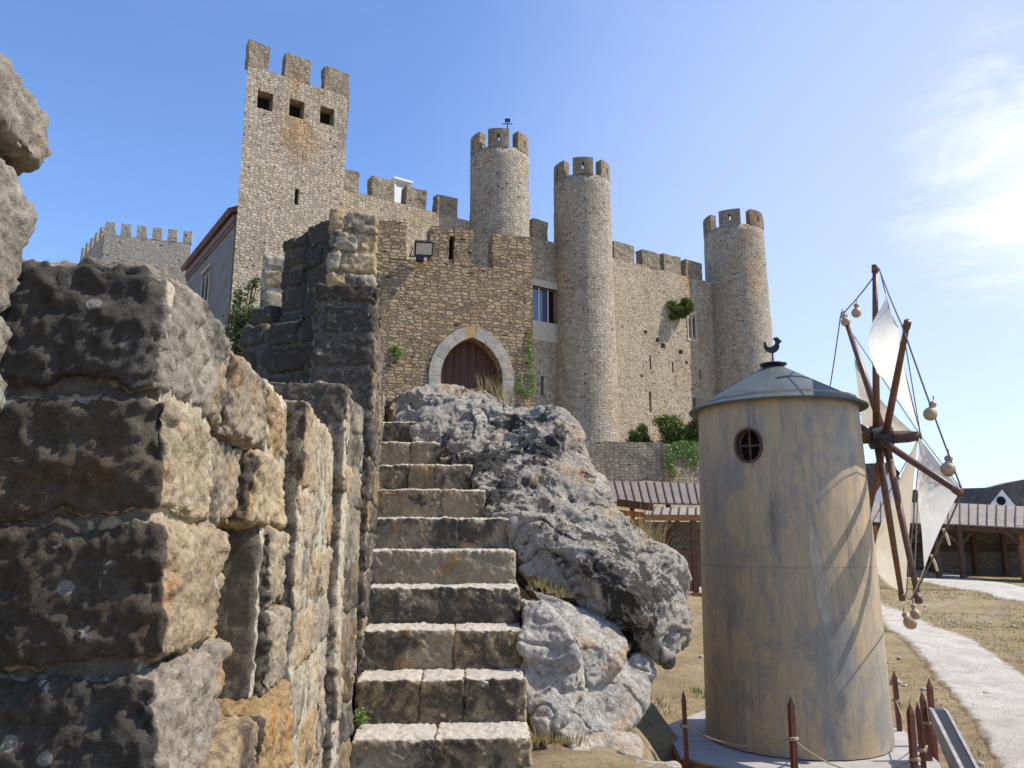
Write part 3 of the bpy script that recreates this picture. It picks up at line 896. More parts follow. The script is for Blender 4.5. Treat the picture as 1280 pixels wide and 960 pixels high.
# ------------------------------------------------------------------ boulders
def boulder(name, hulls, mat, parent=None, voxel=.013, a1=.085, a2=.022, a3=.012, crack=.05):
    bmj = bmesh.new()
    for pts in hulls:
        bm = bmesh.new()
        for p in pts: bm.verts.new(p)
        r = bmesh.ops.convex_hull(bm, input=bm.verts)
        bmesh.ops.delete(bm, geom=list({g for g in r['geom_interior'] + r['geom_unused'] if isinstance(g, bmesh.types.BMVert)}), context='VERTS')
        me = bpy.data.meshes.new('tmp'); bm.to_mesh(me); bm.free()
        bmj.from_mesh(me); bpy.data.meshes.remove(me)
    me = bpy.data.meshes.new(name); bmj.to_mesh(me); bmj.free()
    o = bpy.data.objects.new(name, me); COL.objects.link(o)
    m = o.modifiers.new('r', 'REMESH'); m.mode = 'VOXEL'; m.voxel_size = voxel
    s = o.modifiers.new('s', 'SMOOTH'); s.iterations = 14; s.factor = .5
    bpy.context.view_layer.update()
    apply_mods(o)
    me = o.data
    n = len(me.vertices)
    V = np.zeros(n * 3, np.float32); me.vertices.foreach_get('co', V); V = V.reshape(-1, 3).astype(float)
    N = np.zeros(n * 3, np.float32); me.vertices.foreach_get('normal', N); N = N.reshape(-1, 3)
    warp = np.stack([fbm(V, 1.6, 3, off=3.), fbm(V, 1.6, 3, off=13.), fbm(V, 1.6, 3, off=23.)], 1) * .35
    Q = V + warp
    def ledges(f, k, sharp=1.9):
        q = f * k; fr = q - np.floor(q)
        return (np.floor(q) + np.clip((fr - .5) * sharp + .5, 0, 1)) / k
    d = a1 * fbm(Q, 1.3, 2) + a1 * .9 * ledges(fbm(Q * np.array([1, 1, 1.6]), 1.3, 2, off=8.), 2.5, 2.2) + a2 * .75 * ledges(fbm(V, 5.0, 3, .55, off=3.), 2.5) \
        + a2 * .28 * fbm(V, 8.0, 4, .64) + a3 * .65 * fbm(V, 26, 3, .72) - a2 * .9 * np.clip(fbm(V, 6.5, 3, off=77.) - .35, 0, 1)
    d = d - crack * np.clip(1 - np.abs(perlin(Q * np.array([1.1, 1.1, 2.3]) + 5)) / .045, 0, 1)
    pit = fbm(V, 11, 2, off=41.)
    d = d - a3 * 2.2 * np.clip(pit - .3, 0, 1) - a3 * 1.2 * np.clip(fbm(V, 30, 2, off=61.) - .3, 0, 1)
    V = V + N * d[:, None]
    if parent is not None: V = V - np.array(root_of(parent).location)
    me.vertices.foreach_set('co', V.astype(np.float32).ravel()); me.update()
    me.polygons.foreach_set('use_smooth', np.ones(len(me.polygons), bool))
    me.materials.clear(); me.materials.append(mat)
    o.name = name
    if parent is not None: o.parent = parent
    return o

def hull(front, back=None, dy=1.2):
    f = [P(*q) for q in front]
    bk = [P(*q) for q in back] if back else [p + Vector((p.x * dy / p.y, dy, -.05)) for p in f]
    return f + bk

up1 = hull([(482, 502, 8.5), (520, 482, 8.6), (570, 477, 8.7), (606, 482, 8.5), (640, 512, 8.1), (486, 528, 8.1), (520, 548, 7.8), (565, 580, 7.35), (595, 606, 7.0), (640, 640, 6.65), (640, 560, 7.3), (560, 520, 7.9)], dy=1.0)
up2 = hull([(600, 520, 7.8), (655, 503, 7.9), (702, 508, 7.7), (722, 530, 7.5), (742, 575, 7.3), (764, 625, 7.1), (595, 606, 7.0), (642, 650, 6.6), (655, 715, 6.35), (720, 700, 6.3), (690, 570, 7.05), (640, 570, 7.15), (760, 680, 6.6)], dy=1.0)
up3 = hull([(645, 660, 6.5), (658, 722, 6.3), (700, 742, 6.15), (765, 772, 6.05), (836, 830, 6.0), (858, 800, 6.1), (860, 765, 6.15), (846, 706, 6.5), (800, 672, 6.75), (770, 640, 6.9), (700, 640, 6.5), (790, 740, 5.85)], dy=.8)
bo = boulder('overhanging_boulder', [up1, up2, up3], M['boulder'])
tag(bo, 'huge grey limestone boulder blotched black overhanging the smaller pale rocks beside the stairs', 'boulder')

lo1 = hull([(652, 748, 5.6), (680, 752, 5.5), (706, 775, 5.35), (726, 815, 5.25), (728, 855, 5.2), (706, 900, 5.15), (668, 925, 5.1), (652, 880, 5.2), (650, 800, 5.35)], dy=.7)
r1 = boulder('pale_boulder', [lo1], M['pale_rock'], None, .011, .06, .009, .008, .022)
tag(r1, 'pale rounded boulder touching the right ends of the lower steps', 'boulder')
lo2 = hull([(655, 730, 6.2), (700, 745, 6.0), (755, 775, 5.9), (785, 795, 5.8), (790, 815, 5.75), (760, 850, 5.7), (735, 860, 5.6), (720, 800, 5.6)], dy=.7)
r2 = boulder('pale_boulder', [lo2], M['pale_rock'], None, .011, .06, .009, .008, .008)
tag(r2, 'grey wedge of rock tucked directly under the overhanging boulder', 'boulder')
lo3 = hull([(730, 835, 5.65), (800, 815, 6.0), (815, 838, 6.05), (806, 880, 5.9), (775, 915, 5.7), (735, 930, 5.5), (700, 925, 5.4), (690, 900, 5.5)], dy=.7)
r3 = boulder('pale_boulder', [lo3], M['pale_rock'], None, .011, .06, .009, .008, .025)
tag(r3, 'whitish rock with a sloping right flank standing over the shaded ground', 'boulder')
lo4 = hull([(712, 925, 5.25), (760, 918, 5.4), (798, 928, 5.45), (802, 950, 5.3), (770, 968, 5.1), (720, 975, 5.0)], dy=.35)
r4 = boulder('low_rock', [lo4], M['pale_rock'], None, .014, .03, .014, .009, .02)
tag(r4, 'small low pale rock lying at the foot of the boulders', 'rock')
lo5 = hull([(735, 958, 4.95), (790, 955, 5.05), (850, 960, 5.05), (850, 990, 4.8), (740, 990, 4.7)], dy=.3)
r5 = boulder('low_rock', [lo5], M['pale_rock'], None, .014, .02, .012, .008, .01)
tag(r5, 'flat white rock slab cut off by the lower edge of the picture', 'rock')

# ------------------------------------------------------------------ castle
CD = Vector((.829, .559, 0)).normalized(); CN = Vector((CD.y, -CD.x, 0))
C0 = Vector((-.78, 46, 0))
def cs(px, py, off=0.0):
    """distance along the curtain wall of the picture column px"""
    u, v = (px - 640) / 1000, (480 - py) / 1000
    k = u / (CP - v * SP)
    o = C0 + CN * off
    return (k * o.y - o.x) / (CD.x - k * CD.y)
def cz(px, py, off=0.0):
    p = C0 + CN * off + CD * cs(px, py, off)
    return P(px, py, p.y).z
castle = thing('castle', (4.7, 49.7, 6.5), 'medieval stone castle with square keep, battlemented wall and three round towers', 'castle')
def wbox(mb, s0, s1, z0, z1, n0, n1):
    c = C0 + CD * ((s0 + s1) / 2) + CN * ((n0 + n1) / 2) + UP * ((z0 + z1) / 2)
    mb.box(c, (abs(s1 - s0) / 2, abs(n1 - n0) / 2, abs(z1 - z0) / 2), (CD, CN * -1, UP))
    return mb
def rough_edges(o, amp=.04, sc_=1.2, cuts=0):
    me = o.data
    if cuts:
        bm = bmesh.new(); bm.from_mesh(me)
        bmesh.ops.subdivide_edges(bm, edges=bm.edges[:], cuts=cuts, use_grid_fill=True)
        bm.to_mesh(me); bm.free()
    n = len(me.vertices)
    V = np.zeros(n * 3, np.float32); me.vertices.foreach_get('co', V); V = V.reshape(-1, 3).astype(float)
    D = np.stack([fbm(V, sc_, 3, off=2.), fbm(V, sc_, 3, off=12.), fbm(V, sc_, 3, off=22.)], 1)
    me.vertices.foreach_set('co', (V + D * amp).astype(np.float32).ravel()); me.update()

# keep
ks0, ks1 = cs(311, 60), cs(436, 90)
kz = 24.05
kback = Vector((-.24, .97, 0)) * 5.4
kp = MB().prism([C0 + CD * ks0 + UP * 5, C0 + CD * ks1 + UP * 5, C0 + CD * ks1 + UP * 5 + kback, C0 + CD * ks0 + UP * 5 + kback], UP * (kz - 5)).build('keep', M['keep'], castle)
KW = [(331.5, 126, 18, 22), (371, 136, 18, 22), (409, 145, 16, 21)]
cut = MB()
for (px, py, w, h) in KW:
    s = cs(px, py); z = cz(px, py)
    wbox(cut, s - .40, s + .40, z - .5, z + .5, .5, -1.0)
s = cs(371, 246); wbox(cut, s - .11, s + .11, cz(371, 256), cz(371, 236), .5, -.5)
for v in range(len(cut.V)): cut.V[v] = tuple(Vector(cut.V[v]) - castle.location)
kp.location = (0, 0, 0)
def cut_child(o, mb, mat):
    par = o.parent; o.parent = None
    boolean_cut(o, mb, mat)
    o.parent = par
cut_child(kp, cut, M['keep'])
uv_wall(kp, CD)
for (px, py, w, h) in KW:
    s = cs(px, py); z = cz(px, py)
    o = wbox(MB(), s - .395, s + .395, z - .495, z + .495, -.72, -.98).build('window', M['dark'], kp)
s = cs(371, 246)
wbox(MB(), s - .105, s + .105, cz(371, 256) + .01, cz(371, 236) - .01, -.3, -.48).build('arrow_slit', M['dark'], kp)
for (a, b_) in ((311, 336), (357, 389), (407, 436)):
    s0, s1 = cs(a, 75), cs(b_, 85)
    if a == 311: s0 = ks0
    if b_ == 436: s1 = ks1
    o = wbox(MB(), s0, s1, kz - .02, 25.45, -.003, -.55).build('merlon', M['merlon'], kp)
    rough_edges(o, .05, 1.5, 3); uv_wall(o, CD)
for sx_ in (ks0 + .3, ks1 - .3):
    for t in (.35, .68, .95):
        c = C0 + CD * sx_ + kback * t + UP * (kz + .68)
        o = MB().box(c, (.27, .45, .7), (CD, CN * -1, UP)).build('merlon', M['merlon'], kp); uv_wall(o, CD)

# curtain wall
WZ = 18.75
cw = wbox(MB(), ks1 - .02, cs(919, 340) + .1, 2.0, WZ, -.35, -2.4).build('curtain_wall', M['wall'], castle)
cut = MB()
def slit(px, y0, y1, w=.13, off=-.35):
    s = cs(px, (y0 + y1) / 2, off)
    wbox(cut, s - w, s + w, cz(px, y1, off), cz(px, y0, off), .3, -.95)
SL = [(813, 490, 515, .10), (813, 445, 462, .08), (875, 462, 475, .08), (678, 470, 495, .1), (868, 498, 510, .12), (841, 452, 466, .08)]
for q in SL: slit(*q)
for pxx in (861.5, 867.5):
    s = cs(pxx, 410, -.35)
    wbox(cut, s - .12, s + .12, cz(pxx, 421, -.35), cz(pxx, 398, -.35), .3, -.8)
wsx0, wsx1 = cs(664, 380, -.35), cs(697, 380, -.35)
wz0, wz1 = cz(682, 403, -.35), cz(682, 360, -.35)
wbox(cut, wsx0, wsx1, wz0, wz1, .3, -.9)
for (px, py, r) in ((807, 415, .16), (822, 425, .18), (829, 432, .22), (851, 440, .2), (858, 453, .14), (802, 470, .12)):
    s = cs(px, py, -.35); z = cz(px, py, -.35)
    wbox(cut, s - r, s + r, z - r * .8, z + r * .8, .3, -.35 - r * 2)
for v in range(len(cut.V)): cut.V[v] = tuple(Vector(cut.V[v]) - castle.location)
cut_child(cw, cut, M['wall'])
uv_wall(cw, CD)
for (px, y0, y1, w) in SL:
    s = cs(px, (y0 + y1) / 2, -.35)
    wbox(MB(), s - w + .005, s + w - .005, cz(px, y1, -.35) + .005, cz(px, y0, -.35) - .005, -.75, -.93).build('arrow_slit', M['dark'], cw)
mb = MB()
for pxx in (861.5, 867.5):
    s = cs(pxx, 410, -.35)
    wbox(mb, s - .115, s + .115, cz(pxx, 421, -.35), cz(pxx, 398, -.35), -.6, -.79)
tw = mb.build('twin_window', M['dark'], cw)
mb = MB()
sm = cs(864.5, 410, -.35)
zb, zt = cz(864, 424, -.35), cz(864, 396, -.35)
arcs = []
for (sa, sb) in ((sm - .42, sm - .03), (sm + .03, sm + .42)): pass
wbox(mb, sm - .5, sm + .5, zb - .14, zb, -.30, -.36)
for q in (-.40, 0, .40): wbox(mb, sm + q - .05, sm + q + .05, zb + .002, zt, -.30, -.36)
for q in (-.2, .2):
    c = C0 + CD * (sm + q) + UP * (zt + .002) + CN * -.30
    pts = [c + CD * -.26, c + CD * -.13 + UP * .0, c + UP * .24, c + CD * .13, c + CD * .26, c + CD * .26 + UP * .42, c + CD * -.26 + UP * .42]
    pts = [c - CD * .198, c + UP * .26, c + CD * .198, c + CD * .198 + UP * .5, c - CD * .198 + UP * .5]
    mb.prism(pts, CN * -.06)
mb.build('window_frame', M['frame_stone'], tw)
# modern window between the towers
wf = MB()
s0, s1 = wsx0 - .3, wsx1 + .32
wbox(wf, s0, s1, wz1, wz1 + .45, -.28, -.5); wbox(wf, s0, s1, wz0 - 1.25, wz0, -.30, -.5); wbox(wf, wsx1, s1, wz0, wz1, -.29, -.5); wbox(wf, s0, wsx0, wz0, wz1, -.29, -.5)
win = wf.build('window', M['frame_stone'], cw)
wbox(MB(), wsx0, wsx1 - .55, wz0 + .003, wz1 - .003, -.62, -.66).build('pane', M['glass'], win)
mb = MB()
for q in np.linspace(wsx0 + .03, wsx1 - .58, 3): wbox(mb, q - .03, q + .03, wz0, wz1, -.58, -.60)
mb.build('glazing_bar', M['white'], win)
wbox(MB(), wsx1 - .52, wsx1 - .003, wz0 + .003, wz1 - .003, -.8, -.88).build('shutter', M['dark'], win)

for (a, b_, y) in ((424, 449, 220), (465, 493, 232), (508, 533, 242), (547, 572, 252), (666, 685, 285), (768, 793, 318), (803, 825, 325), (830, 851, 333), (858, 878, 342)):
    s0, s1 = cs(a, y, -.35), cs(b_, y, -.35)
    if a == 424: s0 = ks1 + .01
    o = wbox(MB(), s0, s1, WZ - .02, WZ + 1.25 + rng.uniform(-.08, .06), -.353, -1.0).build('merlon', M['merlon'], cw)
    rough_edges(o, .06, 1.5, 3); uv_wall(o, CD)
# white chimney behind the battlements
cm = MB(); sch = cs(500, 235, -3.5); zc = cz(500, 238, -3.5)
wbox(cm, sch - .5, sch + .6, 17, zc + .05, -3.2, -4.2)
for q in (-.45, .55): wbox(cm, sch + q - .06, sch + q + .06, zc + .05, zc + .5, -3.25, -4.15)
wbox(cm, sch - .6, sch + .7, zc + .5, zc + .62, -3.1, -4.3)
cm.build('chimney', M['white'], castle)

def round_tower(px, rt, rb, ztop, zcren, zbase, vane=False, seed=0):
    s = cs(px, 330)
    c = C0 + CD * s
    nr, seg = 40, 72
    V, F = [], []
    zs = np.linspace(zbase, zcren, nr)
    A = np.linspace(0, 2 * math.pi, seg, endpoint=False)
    for z in zs:
        r = rt + (rb - rt) * ((zcren - z) / (zcren - zbase)) ** 1.15
        for a in A: V.append((c.x + r * math.cos(a), c.y + r * math.sin(a), z))
    for i in range(nr - 1):
        for k in range(seg):
            k2 = (k + 1) % seg
            F.append((i * seg + k, i * seg + k2, (i + 1) * seg + k2, (i + 1) * seg + k))
    F.append(tuple(range((nr - 1) * seg, nr * seg)))
    V = np.array(V)
    rad = V[:, :2] - np.array([c.x, c.y]); rad /= np.linalg.norm(rad, axis=1)[:, None]
    dd = .035 * fbm(V, 1.1, 3, off=seed)
    V[:, :2] += rad * dd[:, None]
    t = mesh_obj('round_tower', V, F, M['tower'], castle, True)
    uv_cyl(t, c, rt)
    for p in t.data.polygons:
        if p.normal.z > .8: p.use_smooth = False
    # battlements, six blocks round the rim
    a_c = math.atan2(-c.y, -c.x) + R(-2 + seed)
    for m in range(6):
        a = a_c + m * R(60)
        mb = MB()
        def arcblk(a0, a1, r0, r1, z0, z1, n=6):
            Vv, Ff = [], []
            for k in range(n + 1):
                aa = a0 + (a1 - a0) * k / n
                for (r, z) in ((r0, z0), (r1, z0), (r1, z1), (r0, z1)):
                    Vv.append((c.x + r * math.cos(aa), c.y + r * math.sin(aa), z))
            for k in range(n):
                for j in range(4):
                    j2 = (j + 1) % 4
                    Ff.append((k * 4 + j, k * 4 + j2, (k + 1) * 4 + j2, (k + 1) * 4 + j)[::-1])
            Ff.append((0, 1, 2, 3)); Ff.append((n * 4 + 3, n * 4 + 2, n * 4 + 1, n * 4))
            mb.add(Vv, [f[::-1] for f in Ff])
        ro, ri = rt + .02, rt - .5
        hw, sl = R(20.5), R(2.2)
        H = ztop - zcren
        arcblk(a - hw, a - sl, ri, ro, zcren - .02, ztop)
        arcblk(a + sl, a + hw, ri, ro, zcren - .02, ztop)
        arcblk(a - sl + .0005, a + sl - .0005, ri + .003, ro - .003, zcren - .02, zcren + H * .28, 1)
        arcblk(a - sl + .0005, a + sl - .0005, ri + .003, ro - .003, zcren + H * .68, ztop - .003, 1)
        o = mb.build('merlon', M['merlon'], t)
        bm = bmesh.new(); bm.from_mesh(o.data); bmesh.ops.recalc_face_normals(bm, faces=bm.faces[:]); bm.to_mesh(o.data); bm.free()
        uv_cyl(o, c, rt)
    return c
c2 = round_tower(624, 1.80, 1.92, 24.25, 23.1, 2, seed=0)
c3 = round_tower(729, 1.86, 2.12, 24.2, 23.05, 2, seed=5)
c4 = round_tower(919, 2.22, 2.62, 24.1, 22.9, 2, seed=-4)

vane = thing('weather_vane', c2 + UP * 24, 'tiny iron weather vane on the round tower left of centre', 'weather vane')
vb = c2 + Vector((.5, -1.2, 23.1))
mb = MB().tube([vb, vb + UP * 2.1], .035, 6)
mb.tube([vb + UP * 1.75 + Vector((-.3, 0, 0)), vb + UP * 1.75 + Vector((.3, 0, 0))], .03, 6)
mb.box(vb + UP * 1.98, (.16, .015, .12))
mb.build('vane', M['iron'], vane)

# ------------------------------------------------------------------ gatehouse wall
GD = Vector((.956, .292, 0)).normalized(); GN = Vector((GD.y, -GD.x, 0))
G0 = Vector((.54, 20, 0))
gate = thing('gate_wall', (-1.3, 19.5, 2.5), 'brown rubble gatehouse wall with a pointed arch doorway behind the boulder', 'wall')
def gs(px, py):
    u, v = (px - 640) / 1000, (480 - py) / 1000
    k = u / (CP - v * SP)
    return (k * G0.y - G0.x) / (GD.x - k * GD.y)
def gz(px, py):
    return P(px, py, (G0 + GD * gs(px, py)).y).z
def gbox(mb, s0, s1, z0, z1, n0, n1):
    c = G0 + GD * ((s0 + s1) / 2) + GN * ((n0 + n1) / 2) + UP * ((z0 + z1) / 2)
    mb.box(c, (abs(s1 - s0) / 2, abs(n1 - n0) / 2, abs(z1 - z0) / 2), (GD, GN * -1, UP)); return mb
sL, sR = gs(440, 400), gs(666, 400)
gzt = 6.88
gw = gbox(MB(), sL, sR, .5, gzt, 0, -1.6)
gw = gw.build('wall_face', M['gate'], gate)
sc0 = gs(590, 450); wI, spr = .79, 3.95
def arch_pts(off, n=10):
    cc = .277; Rr = wI + cc + off
    e = math.acos(cc / Rr)
    right = [(-cc + Rr * math.cos(e * k / n), Rr * math.sin(e * k / n)) for k in range(n + 1)]
    return right, [(-x, y) for (x, y) in reversed(right[:-1])]
r_, l_ = arch_pts(0)
poly = [G0 + GD * (sc0 + x) + UP * (spr + y) + GN * .3 for x, y in r_ + l_] + [G0 + GD * (sc0 - wI) + UP * 1.0 + GN * .3, G0 + GD * (sc0 + wI) + UP * 1.0 + GN * .3]
cut = MB().prism(poly, GN * -1.2)
for v in range(len(cut.V)): cut.V[v] = tuple(Vector(cut.V[v]) - gate.location)
cut_child(gw, cut, M['gate'])
uv_wall(gw, GD)
# arch ring of dressed stones
st = []
ringI, ringO = arch_pts(.0, 16), arch_pts(.30, 16)
inn = [(wI, 1.0 - spr), (wI, 1.9 - spr), (wI, 2.7 - spr), (wI, 3.4 - spr)] + ringI[0] + ringI[1] + [(-wI, 3.4 - spr), (-wI, 2.7 - spr), (-wI, 1.9 - spr), (-wI, 1.0 - spr)]
out = [(wI + .3, 1.0 - spr), (wI + .3, 1.9 - spr), (wI + .3, 2.7 - spr), (wI + .3, 3.4 - spr)] + ringO[0] + ringO[1] + [(-wI - .3, 3.4 - spr), (-wI - .3, 2.7 - spr), (-wI - .3, 1.9 - spr), (-wI - .3, 1.0 - spr)]
idx = [0, 1, 2, 3, 4, 7, 10, 13, 16, 19, 22, 25, 28, 31, 34, 36, 37, 38, 39, 40]
idx = [i for i in idx if i < len(inn)]
if idx[-1] != len(inn) - 1: idx.append(len(inn) - 1)
Vv, Ff, At = [], [], []
for a, b_ in zip(idx[:-1], idx[1:]):
    key = (a == 18)
    seq = list(range(a, b_ + 1))
    tcol = 1.0 if (a in (19,)) else rng.uniform(0, .62)
    n0 = .035 + rng.uniform(0, .012)
    base = len(Vv)
    cx = np.mean([inn[i][0] + out[i][0] for i in seq]) / 2; cy = np.mean([inn[i][1] + out[i][1] for i in seq]) / 2
    for i in seq:
        for (x, y), n in ((inn[i], n0), (out[i], n0), (out[i], -.45), (inn[i], -.45)):
            x = cx + (x - cx) * .985; y = cy + (y - cy) * .985
            q = G0 + GD * (sc0 + x) + UP * (spr + y) + GN * n
            Vv.append(tuple(q)); At.append((tcol, 0, .3, 0))
    k = len(seq)
    for i in range(k - 1):
        for j in range(4):
            j2 = (j + 1) % 4
            Ff.append((base + i * 4 + j, base + i * 4 + j2, base + (i + 1) * 4 + j2, base + (i + 1) * 4 + j))
    Ff.append((base, base + 1, base + 2, base + 3)[::-1]); Ff.append((base + (k - 1) * 4, base + (k - 1) * 4 + 1, base + (k - 1) * 4 + 2, base + (k - 1) * 4 + 3))
ar = mesh_obj('arch', Vv, Ff, M['ashlar'], gate, False, {'tint': np.array(At, np.float32)})
bm = bmesh.new(); bm.from_mesh(ar.data); bmesh.ops.recalc_face_normals(bm, faces=bm.faces[:]); bm.to_mesh(ar.data); bm.free()
# planked door
mb = MB()
for k in range(8):
    x0 = -wI + k * 2 * wI / 8; x1 = x0 + 2 * wI / 8 - .012
    pts = []
    for x in np.linspace(x0, x1, 4):
        cc = .277; Rr = wI + cc
        ymax = math.sqrt(max(0, Rr * Rr - (abs(x) + cc) ** 2))
        pts.append((x, spr + ymax - .004))
    poly = [G0 + GD * (sc0 + x0) + UP * 1.0 - GN * .36, ] + [G0 + GD * (sc0 + x) + UP * y - GN * .36 for x, y in pts] + [G0 + GD * (sc0 + x1) + UP * 1.0 - GN * .36]
    mb.prism(poly, GN * -.06)
mb.build('door', M['door'], gate)
for (a, b_) in ((452, 508), (538, 592), (616, 666)):
    s0, s1 = gs(a, 305), gs(b_, 305)
    if b_ == 666: s1 = sR
    o = MB()
    if a == 538:
        q = gs(565, 312)
        gbox(o, s0, q - .07, gzt - .02, 7.84, -.003, -.55); gbox(o, q + .07, s1, gzt - .02, 7.84, -.003, -.55)
        gbox(o, q - .07, q + .07, gzt - .02, gzt + .12, -.03, -.52); gbox(o, q - .07, q + .07, 7.62, 7.83, -.006, -.52)
    else:
        gbox(o, s0, s1, gzt - .02, 7.84, -.003, -.55)
    o = o.build('merlon', M['gate'], gate)
    rough_edges(o, .03, 2.0, 3); uv_wall(o, GD)
q = gs(565, 312)
gbox(MB(), q - .068, q + .068, gzt + .11, 7.63, -.40, -.45).build('arrow_slit', M['dark'], gate)
# side wall running back from the corner, and a small jamb by the stair head
sb = gbox(MB(), sR - 1.0, sR - .004, .5, gzt - .01, -1.62, -9).build('side_wall', M['gate'], gate); uv_wall(sb, GD)

# floodlight
fl = P(528, 316, 18.9)
lamp = thing('floodlight', fl, 'black floodlight tilted upward on top of the gatehouse wall', 'floodlight')
fa = Vector((.93, .25, .05)).normalized(); fb = Vector((-.1, -.75, -.55)); fb = (fb - fa * fb.dot(fa)).normalized(); fc = fa.cross(fb)
ctr = fl + Vector((.02, 0, .14))
mb = MB(); mb.box(ctr, (.215, .10, .165), (fa, fb * -1, fc * -1), .03)
mb.box(ctr + fb * .10, (.235, .018, .185), (fa, fb * -1, fc * -1), .01)
hs = mb.build('housing', M['iron'], lamp)
MB().box(ctr + fb * .122, (.195, .006, .145), (fa, fb * -1, fc * -1)).build('glass', M['lampglass'], lamp)
mb = MB()
for sgn in (-1, 1): mb.beam(ctr + fa * .25 * sgn, fl + fa * .25 * sgn + Vector((-.06, .0, -.10)), .03, .02)
mb.beam(fl + fa * -.27 + Vector((-.06, 0, -.10)), fl + fa * .27 + Vector((-.06, 0, -.10)), .05, .02)
mb.box(fl + Vector((-.06, .0, -.16)), (.09, .09, .06))
mb.build('bracket', M['iron'], lamp)

# ------------------------------------------------------------------ garden wall below the castle
gwall = thing('garden_wall', (8, 43, 3), 'low rubble retaining wall at the castle foot partly covered with ivy', 'wall')
def straight_wall(name, p, q, z0, z1, th, mat, parent):
    d = Vector((q[0] - p[0], q[1] - p[1], 0)); L = d.length; d.normalize()
    n = Vector((d.y, -d.x, 0))
    c = Vector((p[0], p[1], 0)) + d * L / 2 - n * th / 2 + UP * (z0 + z1) / 2
    o = MB().box(c, (L / 2, th / 2, (z1 - z0) / 2), (d, n * -1, UP)).build(name, mat, parent)
    rough_edges(o, .05, .9, 4)
    uv_wall(o, d)
    return o
a = P(700, 550, 41.5); b_ = P(828, 553, 42.2); c_ = P(900, 560, 43.2); d_ = P(1010, 570, 45)
straight_wall('wall_face', (a.x, a.y), (b_.x, b_.y), 1.5, b_.z, .7, M['garden'], gwall)
straight_wall('wall_face', (b_.x + .02, b_.y - .12), (d_.x, d_.y), 1.5, b_.z - .12, .7, M['garden'], gwall)

# ------------------------------------------------------------------ far left: small battlemented tower and tiled house
ft = P(128, 320, 58)
fort = thing('wall_tower', (ft.x, ft.y, 14), 'small distant battlemented tower left of the keep above the parapet', 'tower')
fd2 = (P(237, 310, 60) - P(128, 310, 58)); fd2.z = 0; Lf = fd2.length; fd2.normalize(); fn = Vector((fd2.y, -fd2.x, 0))
zt = P(128, 292, 58).z
bk2 = (P(100, 322, 64) - ft); bk2.z = 0; Lb = bk2.length; bk2.normalize()
mb = MB().prism([Vector((ft.x, ft.y, 8)), Vector((ft.x, ft.y, 8)) + fd2 * Lf, Vector((ft.x, ft.y, 8)) + fd2 * Lf + bk2 * Lb, Vector((ft.x, ft.y, 8)) + bk2 * Lb], UP * (zt - 8))
o = mb.build('masonry', M['far'], fort); uv_wall(o, fd2)
for k in range(6):
    t0 = Lf * (k / 5.55)
    p = Vector((ft.x, ft.y, zt)) + fd2 * (t0 + .33) + (-fn) * .25 + UP * .47
    o = MB().box(p, (.33, .27, .49), (fd2, fn * -1, UP)).build('merlon', M['far'], fort); rough_edges(o, .03, 1.5, 2); uv_wall(o, fd2)
bn = Vector((bk2.y, -bk2.x, 0))
for k in range(1, 6):
    p = Vector((ft.x, ft.y, zt)) + bk2 * (Lb * k / 5.3) + bn * (.28 if bn.dot(fd2) > 0 else -.28) + UP * .47
    o = MB().box(p, (.33, .27, .49), (bk2, bn, UP)).build('merlon', M['far'], fort); uv_wall(o, fd2)

hd = Vector((-.56, .83, 0)).normalized(); hn = Vector((-.83, -.56, 0)).normalized()
hs0 = C0 + CD * ks0 + CN * -.4 + CD * .02
house = thing('tiled_house', (hs0.x, hs0.y, 8), 'shaded plaster house with red tiled eaves and gothic window left of the keep', 'house')
HL, hz = 10.5, 16.0
ctr = hs0 + hd * HL / 2 - hn * 3 + UP * 0
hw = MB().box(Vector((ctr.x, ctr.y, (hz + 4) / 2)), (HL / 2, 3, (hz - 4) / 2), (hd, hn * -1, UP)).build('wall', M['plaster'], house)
mb = MB()
e0 = hs0 + UP * hz + hn * .28 - hd * .0; e1 = e0 + hd * (HL + .4); r0 = e0 - hn * 3.6 + UP * 1.9; r1 = e1 - hn * 3.6 + UP * 1.9
mb.prism([e0, e1, r1, r0], UP * .16)
nr = 34
for k in range(nr):
    p = e0 + hd * ((HL + .4) * (k + .5) / nr) + UP * .17
    mb.tube([p + hn * .05, p - hn * 3.6 + UP * 1.9], .12, 6)
mb.build('roof', M['tile'], house)
mb = MB()
mb.box(hs0 + hd * (HL / 2) + UP * (hz - .25) + hn * .05, (HL / 2, .06, .18), (hd, hn * -1, UP))
mb.box(hs0 + hd * (HL / 2) + UP * (hz - .55) + hn * .03, (HL / 2, .04, .08), (hd, hn * -1, UP))
mb.build('cornice', plain('faded red cornice', (.20, .13, .10), .9), house)
wc = hs0 + hd * 5.2 + UP * 13.3 + hn * .02
mb = MB()
for q in (-.42, .42):
    pts = [(-.3, -1.0), (.3, -1.0), (.3, .4), (.2, .75), (0, .95), (-.2, .75), (-.3, .4)]
    mb.prism([wc + hd * (x + q) + UP * y for x, y in pts], hn * .02)
wi = mb.build('window', M['dark'], house)
mb = MB()
for q in (-.82, 0, .82): mb.box(wc + hd * q + UP * -.1 + hn * .03, (.07, .04, .95), (hd, hn * -1, UP))
mb.box(wc + UP * -1.1 + hn * .04, (.95, .06, .08), (hd, hn * -1, UP)); mb.box(wc + UP * 1.25 + hn * .05, (1.0, .06, .07), (hd, hn * -1, UP))
mb.build('window_frame', M['frame_stone'], wi)

